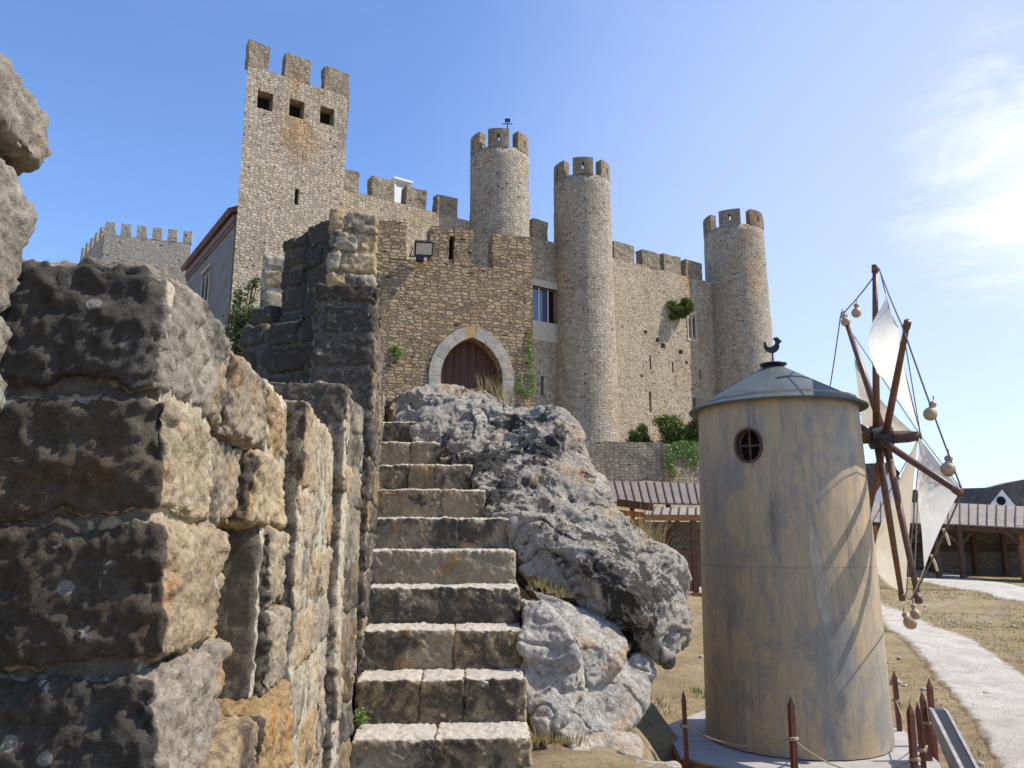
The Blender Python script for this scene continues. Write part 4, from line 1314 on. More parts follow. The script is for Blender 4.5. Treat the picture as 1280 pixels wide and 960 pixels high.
# ------------------------------------------------------------------ windmill
MC = Vector((3.34, 10.0, 0)); ZD = -2.28
mill = thing('windmill', (MC.x, MC.y, ZD), 'stained cylindrical toy windmill with conical metal roof and cloth sails on a platform', 'windmill')
def mang(deg):      # degrees to the right of the side facing -Y
    return math.atan2(-math.cos(R(deg)), math.sin(R(deg)))
def mdir(deg): return Vector((math.sin(R(deg)), -math.cos(R(deg)), 0))
mb = MB()
NSEG = 24
prof = [(1.045, ZD + .012), (1.020, -.312), (1.014, -.310), (1.014, -.303), (1.018, -.301), (.962, 1.70)]
V, F = [], []
for (r, z) in prof:
    for k in range(NSEG):
        dd = mdir(9.6 + 360 / NSEG * k)
        V.append(MC + dd * r + UP * z)
for i in range(len(prof) - 1):
    for k in range(NSEG):
        k2 = (k + 1) % NSEG
        F.append((i * NSEG + k, i * NSEG + k2, (i + 1) * NSEG + k2, (i + 1) * NSEG + k))
F.append(tuple(range(NSEG))[::-1]); F.append(tuple(range(5 * NSEG, 6 * NSEG)))
mb.add(V, F)
body = mb.build('body', M['mill'], mill)
# oval window
wn_ = mdir(-38); wx = Vector((-wn_.y, wn_.x, 0)); wx = wx if wx.x > 0 else wx * -1
wz_ = P(942, 557, 9.25).z
wc = MC + UP * wz_ + wn_ * .985
def oval(rx, ry, off, n=28):
    return [wc + wn_ * off + wx * (rx * math.cos(2 * math.pi * k / n)) + UP * (ry * math.copysign(abs(math.sin(2 * math.pi * k / n)) ** .85, math.sin(2 * math.pi * k / n))) for k in range(n)]
cut = MB().prism(oval(.15, .19, .15), wn_ * -.35)
for v in range(len(cut.V)): cut.V[v] = tuple(Vector(cut.V[v]) - mill.location)
cut_child(body, cut, M['mill'])
auto_smooth(body, 40)
mb = MB().prism(oval(.148, .188, -.16), wn_ * -.02)
wi = mb.build('window', M['dark'], mill)
mb = MB()
outr, innr = oval(.165, .205, .012), oval(.14, .18, .012)
n = len(outr)
V = outr + innr + [p - wn_ * .09 for p in outr] + [p - wn_ * .09 for p in innr]
F = []
for k in range(n):
    k2 = (k + 1) % n
    F += [(k, k2, n + k2, n + k), (k, 2 * n + k, 2 * n + k2, k2), (n + k, n + k2, 3 * n + k2, 3 * n + k)]
mb.add(V, F)
mb.box(wc - wn_ * .06, (.012, .012, .185), (wx, wn_, UP)); mb.box(wc - wn_ * .06 , (.145, .011, .012), (wx, wn_, UP))
fr = mb.build('window_frame', M['log'], wi)
bm = bmesh.new(); bm.from_mesh(fr.data); bmesh.ops.recalc_face_normals(bm, faces=bm.faces[:]); bm.to_mesh(fr.data); bm.free()
# roof
mb = MB()
prof = [(1.0, 1.60), (1.075, 1.585), (1.08, 1.605), (.10, 2.17), (.06, 2.18)]
V, F = [], []
for (r, z) in prof:
    for k in range(48):
        dd = mdir(7.5 * k); V.append(MC + dd * r + UP * z)
for i in range(len(prof) - 1):
    for k in range(48):
        k2 = (k + 1) % 48
        F.append((i * 48 + k, i * 48 + k2, (i + 1) * 48 + k2, (i + 1) * 48 + k))
F.append(tuple(range(48))[::-1]); F.append(tuple(range(4 * 48, 5 * 48)))
mb.add(V, F)
roof = mb.build('roof', M['millroof'], mill, True); auto_smooth(roof, 25)
mb = MB()
for k in range(6):
    dd = mdir(60 * k - 24)
    mb.tube([MC + dd * 1.07 + UP * 1.612, MC + dd * .1 + UP * 2.17], .004, 5)
mb.build('roof_seam', M['millroof'], roof)
mb = MB().lathe(MC + UP * 2.16, [(.11, 0), (.165, .025), (.17, .045), (.06, .06)], 28)
mb.build('cap', M['iron'], roof, True)
# rooster silhouette plate
RP = [(740, 112), (739, 98), (742, 85), (747, 84), (750, 91), (752, 103), (760, 109), (772, 106), (782, 99), (787, 90), (785, 82), (780, 77), (780, 70), (786, 67), (793, 66), (801, 70), (806, 78), (816, 85), (807, 88), (805, 96), (801, 93), (803, 104), (800, 116), (793, 125), (785, 131), (777, 134), (772, 135), (760, 132), (748, 125)]
mb = MB()
sc_ = .0031
rb = MC + UP * 2.22
poly = [rb + Vector(((x - 772) * sc_, -(x - 772) * sc_ * .1, (172 - y) * sc_ + .01)) for x, y in RP]
mb.prism(poly, Vector((.0012, .012, 0)))
mb.tube([rb, rb + UP * .13], .009, 6)
mb.build('rooster_vane', M['iron'], mill)
# shaft, hub, spokes
AX = Vector((.985, -.17, 0)).normalized(); HV = Vector((-.17, -.985, 0)).normalized()
HUB = P(1101, 547, 9.95)
NOSE = P(1151, 545, 9.85)
mb = MB().tube([HUB - AX * .55, HUB - AX * .1, HUB + AX * .1, NOSE + (HUB - NOSE) * .3, NOSE], [.075, .075, .08, .075, .05], 14)
mb.build('shaft', M['log'], mill, True)
mb = MB().lathe(HUB - AX * .13, [(.11, 0), (.145, .01), (.145, .25), (.11, .26)], 20, AX)
mb.build('hub', M['iron'], mill)
TH0, RL = 12, 2.08
TIPS = [P(1099, 333, 9.52), P(1128, 404, 8.2), P(1205, 615, 7.95), P(1142, 750, 8.85), P(1133, 748, 10.35), P(1070, 690, 11.65), None, P(1050, 393, 11.05)]
TIPS[6] = HUB * 2 - TIPS[2]
def arm(k, t=1.0, off=0.0):
    return HUB.lerp(TIPS[k], t) + AX * off
for k in range(8):
    off = .05 if k % 2 else -.05
    a_, b_ = arm(k, .02, off), arm(k, 1.0, off)
    mb = MB().tube([a_, a_ + (b_ - a_) * .5, b_], [.046, .04, .030], 10)
    mb.tube([b_ + (a_ - b_) * .035, b_ + (b_ - a_) * .012], .04, 10)
    sp = mb.build('spoke', M['spoke'], mill, True)
# ropes round the rim and to the nose
def sagline(a, b, sag, n=10):
    a, b = Vector(a), Vector(b)
    return [a.lerp(b, t) - UP * sag * 4 * t * (1 - t) for t in np.linspace(0, 1, n)]
mb = MB()
for k in range(8):
    a_, b_ = arm(k, .985), arm((k + 1) % 8, .985)
    mb.tube(sagline(a_, b_, .03), .009, 6)
    mb.tube(sagline(NOSE, arm(k, .99), .0, 4), .0065, 5)
mb.build('rigging', M['darkrope'], mill)
# sails
def sail(c0, c1, c2_, bill, mat, seed, curve=.12, n=40):
    c0, c1, c2_ = Vector(c0), Vector(c1), Vector(c2_)
    V, F, idx, ww = [], [], {}, []
    for i in range(n + 1):
        for j in range(n + 1 - i):
            u, v = i / n, j / n
            w = 1 - u - v
            # leech between c1 and c2 is cut hollow
            hol = curve * 4 * u * v
            p = c0 * (w + hol) + c1 * (u - hol / 2) + c2_ * (v - hol / 2)
            f = 27 * w * u * v * .9 + .35 * (w * u + v * w)
            p = p + bill * f; ww.append(min(1, 20 * w * u * v))
            idx[i, j] = len(V); V.append(p)
    q = np.array([tuple(p) for p in V])
    nn = (c1 - c0).cross(c2_ - c0).normalized()
    wr = fbm(q * np.array([3, 3, 1.4]), 2.0, 3, off=seed) * .045 + ridged(q * np.array([5, 5, 1.0]), 2.2, 2, off=seed) * .022
    q = q + np.outer(wr * np.array(ww), np.array(tuple(nn)))
    for i in range(n):
        for j in range(n - i):
            F.append((idx[i, j], idx[i + 1, j], idx[i, j + 1]))
            if j < n - i - 1: F.append((idx[i + 1, j], idx[i + 1, j + 1], idx[i, j + 1]))
    return mesh_obj('sail', q, F, mat, mill, True)
NB = NOSE.lerp(HUB, .06)
BL = -AX
TN = TIPS[0].lerp(NOSE, .10)
sail(arm(1, .985) + Vector((-.04, 0, .0)), TIPS[0].lerp(NOSE, .15), TIPS[0].lerp(NOSE, .98), BL * .34, M['sail'], 1., -.02)
sail(NB, arm(2, .97), arm(2, .97).lerp(arm(3, .97), .74), BL * .12 + UP * .03, M['sail'], 2., .03)
sail(NB, arm(4, .97), arm(4, .97).lerp(arm(5, .97), .72), BL * .18, M['sail2'], 3., -.05)
sail(HUB.lerp(TIPS[6], .30), arm(7, .62), NB, BL * .05, M['sail2'], 4., .16)
# ties at the sail corners
mb = MB()
tie = arm(2, .97).lerp(arm(3, .97), .74)
mb.tube(sagline(tie, arm(3, .98), .0, 3), .008, 5)
mb.build('sail_tie', M['sail2'], mill)
for t in (.35, .6):
    p = arm(2, .97).lerp(arm(3, .97), t)
    MB().tube([p, p + Vector((.03, 0, -.08)), p + Vector((.05, 0, -.17))], [.012, .016, .012], 5).build('sail_tie', M['sail2'], mill)

# gourds hanging from the rigging
def gourd(p, s, ax, label):
    ax = Vector(ax).normalized()
    g = thing('gourd', p, label, 'gourd', 'dried gourds hanging from the windmill rigging')
    prof = [(.004, 0), (.05, -.01), (.085, .035), (.092, .08), (.075, .125), (.043, .155), (.036, .175), (.05, .20), (.05, .225), (.03, .25), (.012, .262), (.008, .29)]
    MB().lathe(p, [(r * s, z * s) for r, z in prof], 18, ax).build('shell', M['gourd'], g, True)
    top = Vector(p) + ax * .27 * s
    MB().tube([top, top + UP * .05], .006, 5).build('string', M['darkrope'], g)
    return g
def ring(k, t): return arm(k, .985).lerp(arm((k + 1) % 8, .985), t) - UP * .03 * 4 * t * (1 - t)
gourd(ring(7, .40) - Vector((0, 0, .22)), .72, (.1, 0, 1), 'higher of two gourds strung between the top and left spokes')
gourd(ring(7, .09) - Vector((-.03, 0, .18)), .72, (-.25, 0, 1), 'gourd strung beside the tip of the upper left spoke')
gourd(ring(1, .42) - Vector((0, 0, .25)), .75, (.35, 0, 1), 'gourd midway on the rope below the upper right spoke tip')
gourd(ring(1, .72) - Vector((0, 0, .30)), .8, (.25, .2, 1), 'gourd hanging lowest on the right rope above the white sail')
gourd(arm(4, 1.0) + Vector((.02, -.05, -.33)), .9, (0, .75, .6), 'open cut gourd hanging under the lowest spoke tips')
gourd(arm(3, 1.0) + Vector((.06, .1, -.20)), .6, (0, .3, 1), 'smaller pale gourd behind the cut one under the lowest spokes')

# platform
DK = [(1.80, 9.15), (2.95, 8.0), (4.0, 7.75), (4.45, 8.95), (4.78, 10.4), (4.1, 11.4), (2.6, 11.5), (1.9, 10.6)]
plat = thing('platform', (3.3, 9.7, -2.45), 'low boarded platform with orange brown fascia under the windmill', 'platform')
MB().prism([Vector((x, y, ZD - .03)) for x, y in DK], UP * .03).build('deck', M['deckgrey'], plat)
mb = MB()
cxy = Vector((3.3, 9.7, 0))
for (p, q) in zip(DK, DK[1:] + DK[:1]):
    a_, b_ = Vector((p[0], p[1], 0)), Vector((q[0], q[1], 0))
    a_ = cxy + (a_ - cxy) * 1.006; b_ = cxy + (b_ - cxy) * 1.006
    mb.beam(a_ + UP * (ZD - .11), b_ + UP * (ZD - .11), .03, .15)
mb.build('fascia', M['orangewood'], plat)
mb = MB()
for (x, y) in DK: MB().box(cxy + (Vector((x, y, 0)) - cxy) * .93 + UP * (ZD - .42), (.05, .05, .38)).build('support', M['redwood'], plat)

# rope fence
POSTS = [(854, 862, 9.0, .9), (988, 869, 8.1, .98), (1137, 877, 7.9, 1.0), (1146, 876, 8.15, 1.0), (1152, 863, 9.0, .95), (1117, 837, 10.35, .85), (1161, 847, 9.6, 1.0)]
fence = thing('rope_fence', (3.3, 8.2, ZD), 'rope fence of pointed red brown posts round the windmill platform', 'fence')
tops = []
for (px, py, Y, h) in POSTS:
    t = P(px, py, Y); w = .025
    z0 = t.z - h
    V = [(t.x + sx * w, t.y + sy * w, z) for z in (z0, t.z - .10) for sx, sy in ((-1, -1), (1, -1), (1, 1), (-1, 1))] + [(t.x, t.y, t.z)]
    F = [(3, 2, 1, 0), (0, 1, 5, 4), (1, 2, 6, 5), (2, 3, 7, 6), (3, 0, 4, 7), (4, 5, 8), (5, 6, 8), (6, 7, 8), (7, 4, 8)]
    a = rng.uniform(-.5, .5)
    V = [(t.x + (x - t.x) * math.cos(a) - (y - t.y) * math.sin(a), t.y + (x - t.x) * math.sin(a) + (y - t.y) * math.cos(a), z) for x, y, z in V]
    lx, ly = rng.uniform(-.03, .03, 2)
    V = [(x + (z - t.z) * lx, y + (z - t.z) * ly, z) for x, y, z in V]
    mesh_obj('post', V, F, M['redwood'], fence)
    tops.append(t)
mb = MB()
def at(i, dz): return tops[i] - UP * dz
mb.tube(sagline(at(0, .36), at(1, .38), .13, 16), .009, 6)
mb.tube(sagline(at(1, .40), at(3, .48), .22, 18), .009, 6)
mb.tube(sagline(at(2, .5), at(4, .55), .06, 10), .012, 6)
mb.tube(sagline(at(3, .4), at(5, .36), .10, 10), .007, 6)
mb.tube(sagline(at(4, .32), at(6, .42), .05, 10), .007, 6)
for i, dz in ((0, .36), (1, .39), (3, .44), (4, .32), (5, .36), (2, .5)):
    p = at(i, dz)
    mb.lathe(p - UP * .015, [(.05, 0), (.055, .012), (.05, .03)], 8)
mb.build('rope', M['rope'], fence)

# tilted weathered trough beside the posts
tr = thing('wooden_trough', P(1195, 930, 8.3), 'weathered grey wooden trough tipped on end with a black inside beside the red posts', 'trough')
ta, tb = P(1170, 886, 9.0), P(1228, 1010, 7.6)
ax_ = (tb - ta).normalized(); sx = ax_.cross(UP).normalized(); sz = sx.cross(ax_)
def plank(off0, off1, w0, w1, th, mat, name, round_=True):
    pts = []
    L = (tb - ta).length
    for t in np.linspace(0, 1, 14):
        wv = w0 + (w1 - w0) * t
        if round_: wv *= min(1, math.sqrt(max(.02, 1 - (1 - min(1, t / .12)) ** 2)))
        pts.append((t * L, wv))
    poly = [ta + ax_ * l + sz * wv for l, wv in pts] + [ta + ax_ * l - sz * wv for l, wv in reversed(pts)]
    poly = [p + sx * off0 for p in poly]
    MB().prism(poly, sx * th).build(name, mat, tr)
plank(.05, 0, .07, .16, .035, M['greyboard'], 'side_board')
plank(-.09, 0, .06, .13, .03, M['greyboard'], 'side_board')
plank(-.055, 0, .055, .12, .10, M['iron'], 'lining')

# ------------------------------------------------------------------ sheds
def seam_roof(e0, e1, r0, r1, n, mat, mseam, parent, th=.05):
    e0, e1, r0, r1 = map(Vector, (e0, e1, r0, r1))
    mb = MB(); mb.prism([e0, e1, r1, r0], UP * -th)
    o = mb.build('roof', mat, parent)
    mb = MB()
    for k in range(n + 1):
        t = k / n
        mb.beam(e0.lerp(e1, t) + UP * .012, r0.lerp(r1, t) + UP * .012, .035, .05)
    mb.build('roof_seam', mseam, o)
    return o
sd1 = plain('dark seam', (.075, .062, .055), .9); sd2 = plain('grey seam', (.085, .078, .07), .9)
shed = thing('timber_pavilion', (4.5, 25, -2.2), 'open red timber pavilion with ribbed brown roofs and a railed deck behind the boulder', 'shed')
e0, e1 = P(765, 627, 25.2), P(885, 631, 25.2); r0, r1 = P(758, 601, 27.6), P(885, 606, 27.6)
seam_roof(e0, e1 + Vector((1.2, 0, 0)), r0, r1 + Vector((1.2, 0, 0)), 17, M['shedroof'], sd1, shed)
e0, e1 = P(805, 643, 23.9), P(885, 644, 23.9); r0, r1 = P(808, 631, 25.15), P(885, 632, 25.15)
seam_roof(e0, e1 + Vector((1.2, 0, 0)), r0 - UP * .08, r1 + Vector((1.2, 0, -.08)), 12, M['greyroof'], sd1, shed)
mb = MB(); mb.beam(P(772, 628, 24.6), P(816, 634, 23.4), .06, .22); mb.build('fascia', M['log'], shed)
mb = MB(); mb.beam(P(806, 647, 23.95), P(900, 648, 23.95), .14, .16); mb.beam(P(770, 640, 24.6), P(806, 644, 24.0), .12, .16); mb.beam(P(770, 662, 24.6), P(800, 650, 24.2), .1, .1); mb.build('beam', M['orangewood'], shed)
zdk = P(850, 741, 24).z
for (px, Y) in ((803, 24.0), (866, 24.0), (770, 24.6), (920, 24.0)):
    t = P(px, 648, Y)
    MB().box((t.x, t.y, (t.z - 2.6) / 2), (.08, .08, (t.z + 2.6) / 2)).build('post', M['orangewood'] if px == 803 else M['shedwood'], shed)
for (px, Y) in ((835, 27.2), (880, 27.2), (790, 27.2)):
    t = P(px, 630, Y)
    MB().box((t.x, t.y, (t.z - 2.6) / 2), (.07, .07, (t.z + 2.6) / 2)).build('post', M['shedwood'], shed)
mb = MB()
t = P(866, 655, 24)
mb.beam(t + Vector((-.5, 0, .12)), t + Vector((0, 0, -.38)), .09, .09); mb.beam(t + Vector((.5, 0, .12)), t + Vector((0, 0, -.38)), .09, .09); mb.build('brace', M['shedwood'], shed)
dk = MB(); a = P(835, 741, 24); dk.box((a.x + 1.2, 25.6, zdk - .06), (2.2, 1.7, .05)); dk.build('deck', M['deckgrey'], shed)
mb = MB(); mb.beam((a.x - 1.0, 23.87, zdk - .10), (a.x + 3.4, 23.87, zdk - .10), .06, .22); mb.build('deck_edge', M['orangewood'], shed)
mb = MB(); zr = P(850, 691, 24).z
mb.beam((a.x - 1.0, 23.95, zr), (a.x + 3.4, 23.95, zr), .07, .08)
for q in np.arange(-.7, 3.3, .62): mb.box((a.x + q + .12, 23.95, (zr + zdk) / 2), (.045, .03, (zr - zdk) / 2 - .04))
mb.build('railing', M['redwood'], shed)
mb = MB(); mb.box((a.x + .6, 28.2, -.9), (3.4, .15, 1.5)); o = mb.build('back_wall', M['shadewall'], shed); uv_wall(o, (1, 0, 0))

shed2 = thing('timber_arcade', (17, 34, -1.7), 'long open timber arcade with pale ribbed roof beyond the meadow at right', 'shed')
e0, e1 = P(1060, 651, 34.5), P(1200, 655, 33.5); e2 = P(1440, 668, 29.5)
r0, r1, r2 = P(1060, 627, 37.6), P(1200, 629, 36.6), P(1440, 641, 32.6)
seam_roof(e0, e1, r0, r1, 10, M['greyroof'], sd2, shed2); seam_roof(e1 + Vector((.01, 0, 0)), e2, r1 + Vector((.01, 0, 0)), r2, 19, M['greyroof'], sd2, shed2)
mb = MB(); mb.beam(e0 - UP * .16 + Vector((0, .2, 0)), e1 - UP * .16 + Vector((0, .2, 0)), .14, .2); mb.beam(e1 - UP * .16 + Vector((0.02, .2, 0)), e2 - UP * .16 + Vector((0, .2, 0)), .14, .2)
mb.build('beam', M['shedwood'], shed2)
for (px, Y, m_) in ((1093, 34.3, 'orangewood'), (1130, 34, 'shedwood'), (1168, 33.8, 'shedwood'), (1198, 33.6, 'shedwood'), (1274, 32.4, 'orangewood'), (1252, 35.6, 'shedwood'), (1160, 36.6, 'shedwood'), (1100, 36.8, 'shedwood'), (1215, 36.0, 'shedwood'), (1352, 31.2, 'shedwood'), (1425, 30.1, 'shedwood'), (1330, 34.2, 'shedwood')):
    t = P(px, 660, Y); g_ = tz1(t.x, t.y)
    MB().box((t.x, t.y, (t.z + .1 + g_ - .2) / 2), (.09, .09, (t.z + .1 - g_ + .2) / 2)).build('post', M[m_], shed2)
for (px, Y) in ((1198, 33.6), (1274, 32.4), (1130, 34)):
    t = P(px, 664, Y)
    for sgn in (-1, 1): MB().beam(t + Vector((.75 * sgn, 0, .12)), t + Vector((0, 0, -.55)), .1, .1).build('brace', M['shedwood'], shed2)
mb = MB()
p, q = P(1050, 690, 38.0), P(1450, 690, 34.2)
g_ = -1.9
d2 = Vector((q.x - p.x, q.y - p.y, 0)); L2 = d2.length; d2.normalize(); n2 = Vector((d2.y, -d2.x, 0))
cc = Vector((p.x, p.y, 0)) + d2 * L2 / 2
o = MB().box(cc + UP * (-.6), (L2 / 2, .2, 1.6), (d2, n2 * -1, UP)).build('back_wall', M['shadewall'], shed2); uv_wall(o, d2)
mb = MB(); mb.box(cc + n2 * .22 + UP * -.35, (L2 / 2, .03, .17), (d2, n2 * -1, UP)); mb.build('rail', M['log'], shed2)

# white gabled houses beyond
def gable_house(px_l, px_r, py_b, px_p, py_p, Y, deep, side, label, wpx, wpy):
    a_, b_, p_ = P(px_l, py_b, Y), P(px_r, py_b, Y), P(px_p, py_p, Y)
    h = thing('gabled_house', (p_.x, Y, -1), label, 'house', 'white gabled houses beyond the arcade')
    back = Vector((deep * side, deep * .55, 0))
    MB().prism([Vector((a_.x, Y, -2)), Vector((b_.x, Y, -2)), b_, p_, a_], back).build('wall', M['white'], h)
    mb = MB()
    f = Vector((0, -.06, 0))
    for (q) in (a_, b_):
        e = q + (q - p_) * .12
        mb.prism([p_ + f + UP * .03, e + f + UP * .03, e + back + UP * .03, p_ + back + UP * .03], UP * .10)
    mb.build('roof', M['darkroof'], h)
    w = P(wpx, wpy, Y); 
    MB().lathe((w.x, Y - .03, w.z), [(.36, 0), (.36, .05)], 20, Vector((0, -1, 0))).build('round_window', M['dark'], h)
gable_house(1084, 1137, 634, 1117, 580, 62, 9, -.9, 'white gabled house with round window seen between the windmill spokes', 1118, 592)
gable_house(1226, 1281, 645, 1253, 611, 66, 9, -.9, 'white gabled house with round window at the right edge above the arcade roof', 1251, 626)
hill = thing('hillside_wall', (40, 74, -1), 'dark stone wall climbing the slope behind the right white gable', 'wall')
mb = MB()
pts = [P(1150, 640, 74), P(1150, 634, 74), P(1205, 622, 74), P(1235, 610, 74), P(1262, 603, 74), P(1300, 596, 74), P(1380, 585, 74), P(1380, 660, 74)]
pts[0].z = -3; pts[-1].z = -3
mb.prism(pts, Vector((0, 1.2, 0))); mb.build('masonry', M['dryhill'], hill)
rw = thing('rubble_wall', P(1079, 640, 48), 'sliver of pale rubble wall beside the right edge of the windmill', 'wall')
a_, b_ = P(1040, 588, 48), P(1083, 588, 48)
o = MB().box(((a_.x + b_.x) / 2, 48.3, 0.6), ((b_.x - a_.x) / 2, .3, a_.z - .6)).build('masonry', M['garden'], rw); rough_edges(o, .06, 1, 3); uv_wall(o, (1, 0, 0))

# ------------------------------------------------------------------ plants
def leaves_mesh(pts, nors, size, var=.4, flat=.0):
    n = len(pts)
    d = rng.normal(size=(n, 3)); d /= np.linalg.norm(d, axis=1)[:, None]
    if nors is not None: d = d * (1 - flat) + nors * flat * 1.5; d /= np.linalg.norm(d, axis=1)[:, None]
    a = np.cross(d, rng.normal(size=(n, 3))); a /= np.linalg.norm(a, axis=1)[:, None] + 1e-9
    b = np.cross(d, a)
    s = size * rng.uniform(1 - var, 1 + var, n)[:, None]
    V = np.stack([pts - a * s, pts - b * s * .45 + d * s * .12, pts + a * s, pts + b * s * .45 + d * s * .12], 1).reshape(-1, 3)
    F = np.arange(n * 4).reshape(-1, 4)
    return V, F
def clump_points(blobs, n, shell=.55):
    out = []
    wts = np.array([b_[1][0] * b_[1][1] * b_[1][2] for b_ in blobs]) ** .67; wts /= wts.sum()
    for (c, r), w in zip(blobs, wts):
        k = int(n * w)
        q = rng.normal(size=(k, 3)); q /= np.linalg.norm(q, axis=1)[:, None]
        rad = rng.uniform(shell * .6, 1.22, k)[:, None] ** .8
        out.append(np.array(tuple(c)) + q * rad * np.array(r) * (1 + .25 * fbm(q * 2 + np.array(tuple(c)), 1.5, 2)[:, None]))
    return np.concatenate(out)
def bush(name, base, blobs, n, size, mat, label, cat):
    t = thing(name, base, label, cat)
    pts = clump_points(blobs, n)
    V, F = leaves_mesh(pts, None, size)
    mesh_obj('foliage', V, F, M[mat], t)
    mb = MB()
    for c, r in blobs:
        mid = Vector(base).lerp(Vector(c), .55) + Vector((0, 0, .05))
        mb.tube([base, mid, Vector(c) + Vector((0, 0, r[2] * .4))], [.05 * r[0] + .01, .03 * r[0] + .008, .006], 6)
    mb.build('stem', M['stem'], t)
    return t
def rblobs(c, R3, k, frac=.36):
    k = int(k * 1.7)
    c = Vector(c)
    return [(c + Vector((rng.uniform(-1, 1) * R3[0], rng.uniform(-1, 1) * R3[1], rng.uniform(-1, 1) * R3[2])) * .78, tuple(x * frac * rng.uniform(.7, 1.15) for x in R3)) for _ in range(k)]
# bush rooted in the curtain wall
s = cs(846, 388, -.35); w0 = C0 + CD * s + CN * -.35; w0.z = cz(846, 396, -.35)
bush('wall_bush', w0, rblobs(w0 + CN * .55 + UP * .45 - CD * .1, (1.0, .6, .75), 9), 3400, .085, 'leaf', 'green bush growing out of the castle wall beside the round tower', 'bush')
# shrubs behind the garden wall
p = P(803, 543, 43.5); bush('garden_shrub', p - UP * .9, rblobs(p, (.8, .6, .6), 8), 2600, .075, 'leaf', 'smaller rounded shrub on the garden wall near the tower foot', 'shrub')
p = P(850, 536, 43.8); bush('garden_shrub', p - UP * 1.2, rblobs(p, (1.5, .8, 1.05), 14), 6500, .085, 'leaf', 'larger spreading shrub above the ivy on the garden wall', 'shrub')
p = P(299, 390, 10.4); bush('shrub', p - UP * .9, rblobs(p + Vector((.0, 0, -.35)), (.50, .3, .42), 14, .42) + rblobs(p + Vector((.10, 0, .0)), (.28, .2, .36), 8, .42) + rblobs(p + Vector((.19, 0, .30)), (.10, .1, .22), 4, .5), 4600, .030, 'shrub', 'grey green shrub behind the parapet below the keep', 'shrub')
# ivy on the garden wall and up the gate corner
def ivy(name, quads, n, size, label, nrm):
    t = thing(name, quads[0][0], label, 'ivy')
    pts = []
    for (c, w, h, dx) in quads:
        k = int(n * w * h)
        a = rng.uniform(-1, 1, (k, 2))
        keep = (np.abs(a[:, 0]) ** 2.2 + np.abs(a[:, 1]) ** 2.2) < 1 + .5 * fbm(np.column_stack([a, np.zeros(k)]), 2.3, 2)
        a = a[keep]
        p = np.array(tuple(c)) + np.outer(a[:, 0] * w, np.array(tuple(dx))) + np.outer(a[:, 1] * h, np.array((0, 0, 1.))) + np.outer(rng.uniform(.0, .10, len(a)), np.array(tuple(nrm)))
        pts.append(p)
    pts = np.concatenate(pts)
    V, F = leaves_mesh(pts, np.tile(np.array(tuple(nrm)), (len(pts), 1)), size, .4, .5)
    mesh_obj('foliage', V, F, M['ivy'], t)
    mb = MB()
    for (c, w, h, dx) in quads: mb.tube([Vector(c) - UP * h, Vector(c) + Vector(nrm) * .03, Vector(c) + UP * h], .012, 5)
    mb.build('vine', M['stem'], t)
gx = Vector((d_.x - b_.x, d_.y - b_.y, 0)).normalized() if False else Vector((.97, .24, 0))
iv = Vector((.24, -.97, 0))
def gp(px, py):
    u, v = (px - 640) / 1000, (480 - py) / 1000
    k = u / (CP - v * SP); p0 = P(828, 553, 42.2) + Vector((.02, -.15, 0)); q0 = P(1010, 570, 45); dd = Vector((q0.x - p0.x, q0.y - p0.y, 0)).normalized()
    s_ = (k * p0.y - p0.x) / (dd.x - k * dd.y)
    return P(px, py, p0.y + dd.y * s_)
ivy('ivy', [(gp(848, 563), .9, .42, gx), (gp(836, 575), .40, .50, gx), (gp(866, 572), .55, .5, gx), (gp(858, 556), .9, .22, gx), (gp(842, 590), .22, .3, gx)], 1500, .065, 'bright green ivy draped over the garden wall beside the windmill roof', iv)
gq = []
for (px, py, w, h) in ((662, 425, .05, .3), (661, 445, .06, .3), (663, 465, .07, .3), (664, 482, .08, .28), (648, 482, .10, .14), (655, 492, .14, .12), (650, 474, .05, .08)):
    s_ = gs(px, py); c = G0 + GD * s_ + GN * .02; c.z = gz(px, py); gq.append((c, w, h, GD))
ivy('ivy', gq, 6500, .030, 'thin strand of ivy climbing the right corner of the gatehouse wall', GN)
# tufts
def tuft(name, spots, n, h, mat, label, cat, spread=.12, w=.004, kind=None):
    V, F = [], []
    for p in spots:
        for _ in range(n):
            a = rng.uniform(0, 2 * math.pi); r = spread * math.sqrt(rng.uniform())
            b0 = np.array(tuple(p)) + np.array((math.cos(a) * r, math.sin(a) * r, 0))
            ln = h * rng.uniform(.5, 1.2); le = rng.uniform(.1, .7)
            a2 = a + rng.uniform(-.7, .7)
            d1 = np.array((math.cos(a2) * le, math.sin(a2) * le, 1)); d1 /= np.linalg.norm(d1)
            d2 = np.array((math.cos(a2) * le * 2, math.sin(a2) * le * 2, .8)); d2 /= np.linalg.norm(d2)
            sd = np.array((-math.sin(a2), math.cos(a2), 0)) * w
            if rng.uniform() < .5: sd = np.array((1, 0, 0)) * w
            m_ = b0 + d1 * ln * .55; e_ = m_ + d2 * ln * .45
            k = len(V)
            V += [b0 - sd, b0 + sd, m_ + sd * .8, m_ - sd * .8, e_]
            F += [(k, k + 1, k + 2, k + 3), (k + 3, k + 2, k + 4)]
    o = mesh_obj(name, V, F, M[mat])
    return tag(o, label, cat, None, kind)
tuft('grass_tuft', [P(628, 500, 8.3), P(622, 494, 8.35), P(606, 488, 8.5), P(634, 508, 8.2)], 26, .22, 'dry', 'dry grass tuft on the crest of the boulder before the arched door', 'grass', .07, .003)
tuft('grass_tuft', [P(806, 690, 7.0), P(814, 695, 7.0), P(822, 700, 6.9), P(800, 676, 7.0)], 24, .42, 'dry', 'tall dry stems standing behind the right shoulder of the boulder', 'grass', .07, .003)
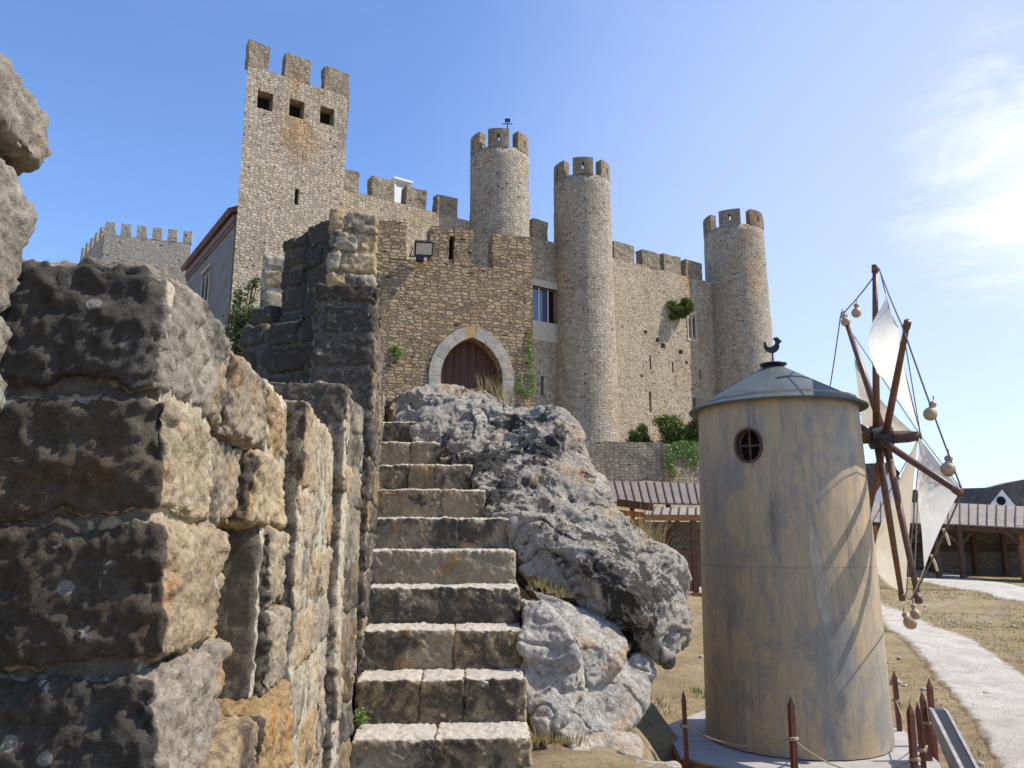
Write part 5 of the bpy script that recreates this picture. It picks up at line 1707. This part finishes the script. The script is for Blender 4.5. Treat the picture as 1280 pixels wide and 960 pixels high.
tuft('grass_tuft', [P(690, 742, 6.05), P(675, 735, 6.1), P(704, 747, 6.02)], 40, .10, 'dry', 'short dry tuft in the crack under the overhanging boulder', 'grass', .08, .003)
tuft('grass_tuft', [P(672, 925, 5.0), P(690, 930, 5.05), P(655, 935, 4.95), P(715, 930, 5.15)], 50, .07, 'dry', 'straw like tuft at the foot of the pale boulder by the lowest step', 'grass', .09, .0025)
pl = P(450, 903, 4.86)
V, F = leaves_mesh(clump_points([(pl + UP * .03, (.035, .03, .05)), (pl + Vector((.02, -.01, .02)), (.03, .03, .03))], 260, .2), None, .010)
o = mesh_obj('weed', V, F, M['ivy']); tag(o, 'small green weed growing in the corner of a low step by the wall', 'plant')
pl = G0 + GD * gs(493, 437) + GN * .04; pl.z = gz(493, 437)
V, F = leaves_mesh(clump_points([(pl, (.10, .06, .10)), (pl + Vector((.08, 0, -.12)), (.15, .08, .12))], 420, .2), None, .028)
o = mesh_obj('weed', V, F, M['ivy']); tag(o, 'small green weed on the gatehouse wall left of the arch', 'plant')
# loose stones and meadow grass
st = Stones()
k = 0
while k < 520:
    x, y = rng.uniform(.3, 14), rng.uniform(4.6, 24)
    if math.hypot(x - 3.34, y - 10) < 1.9: continue
    r = abs(rng.normal(0, .014)) + .008
    if x > .62 * y: r *= .7
    elif y > 10: r *= 1.3
    st.stone((x, y, tz1(x, y) + r * .3), (r * rng.uniform(.8, 1.4), r * rng.uniform(.8, 1.3), r * .7), (Vector((1, 0, 0)), Vector((0, 1, 0)), UP), r * .5, 3, r * .25)
    k += 1
o = st.build('loose_stones', M['pale_rock']); o['kind'] = 'stuff'; tag(o, 'loose pale stones scattered over the dry ground', 'stones')
sp = []
while len(sp) < 4200:
    x, y = rng.uniform(1, 24), 7 + 26 * rng.uniform() ** .9
    if math.hypot(x - 3.34, y - 10) < 2.0 or x < .55 * y - 3.5 or on_path(x, y): continue
    q = np.array([[x, y, 0.]])
    if fbm(q, .5, 3)[0] < -.05: continue
    sp.append((x, y))
z_ = tz([a[0] for a in sp], [a[1] for a in sp])
tuft('meadow_grass', [(a[0], a[1], zz) for a, zz in zip(sp, z_)], 8, .075, 'dry', 'short dry meadow grass on the slope right of the windmill', 'grass', .25, .006, 'stuff')
tuft('grass_tuft', [G(872, 868), G(868, 866), G(876, 872)], 30, .10, 'ivy', 'small green grass tuft on the bare slope left of the windmill', 'grass', .10, .004)
tuft('grass_tuft', [G(812, 880), G(830, 892), G(820, 886)], 30, .09, 'dry', 'dry tuft on the bare slope between pale rock and leftmost post', 'grass', .16, .004)
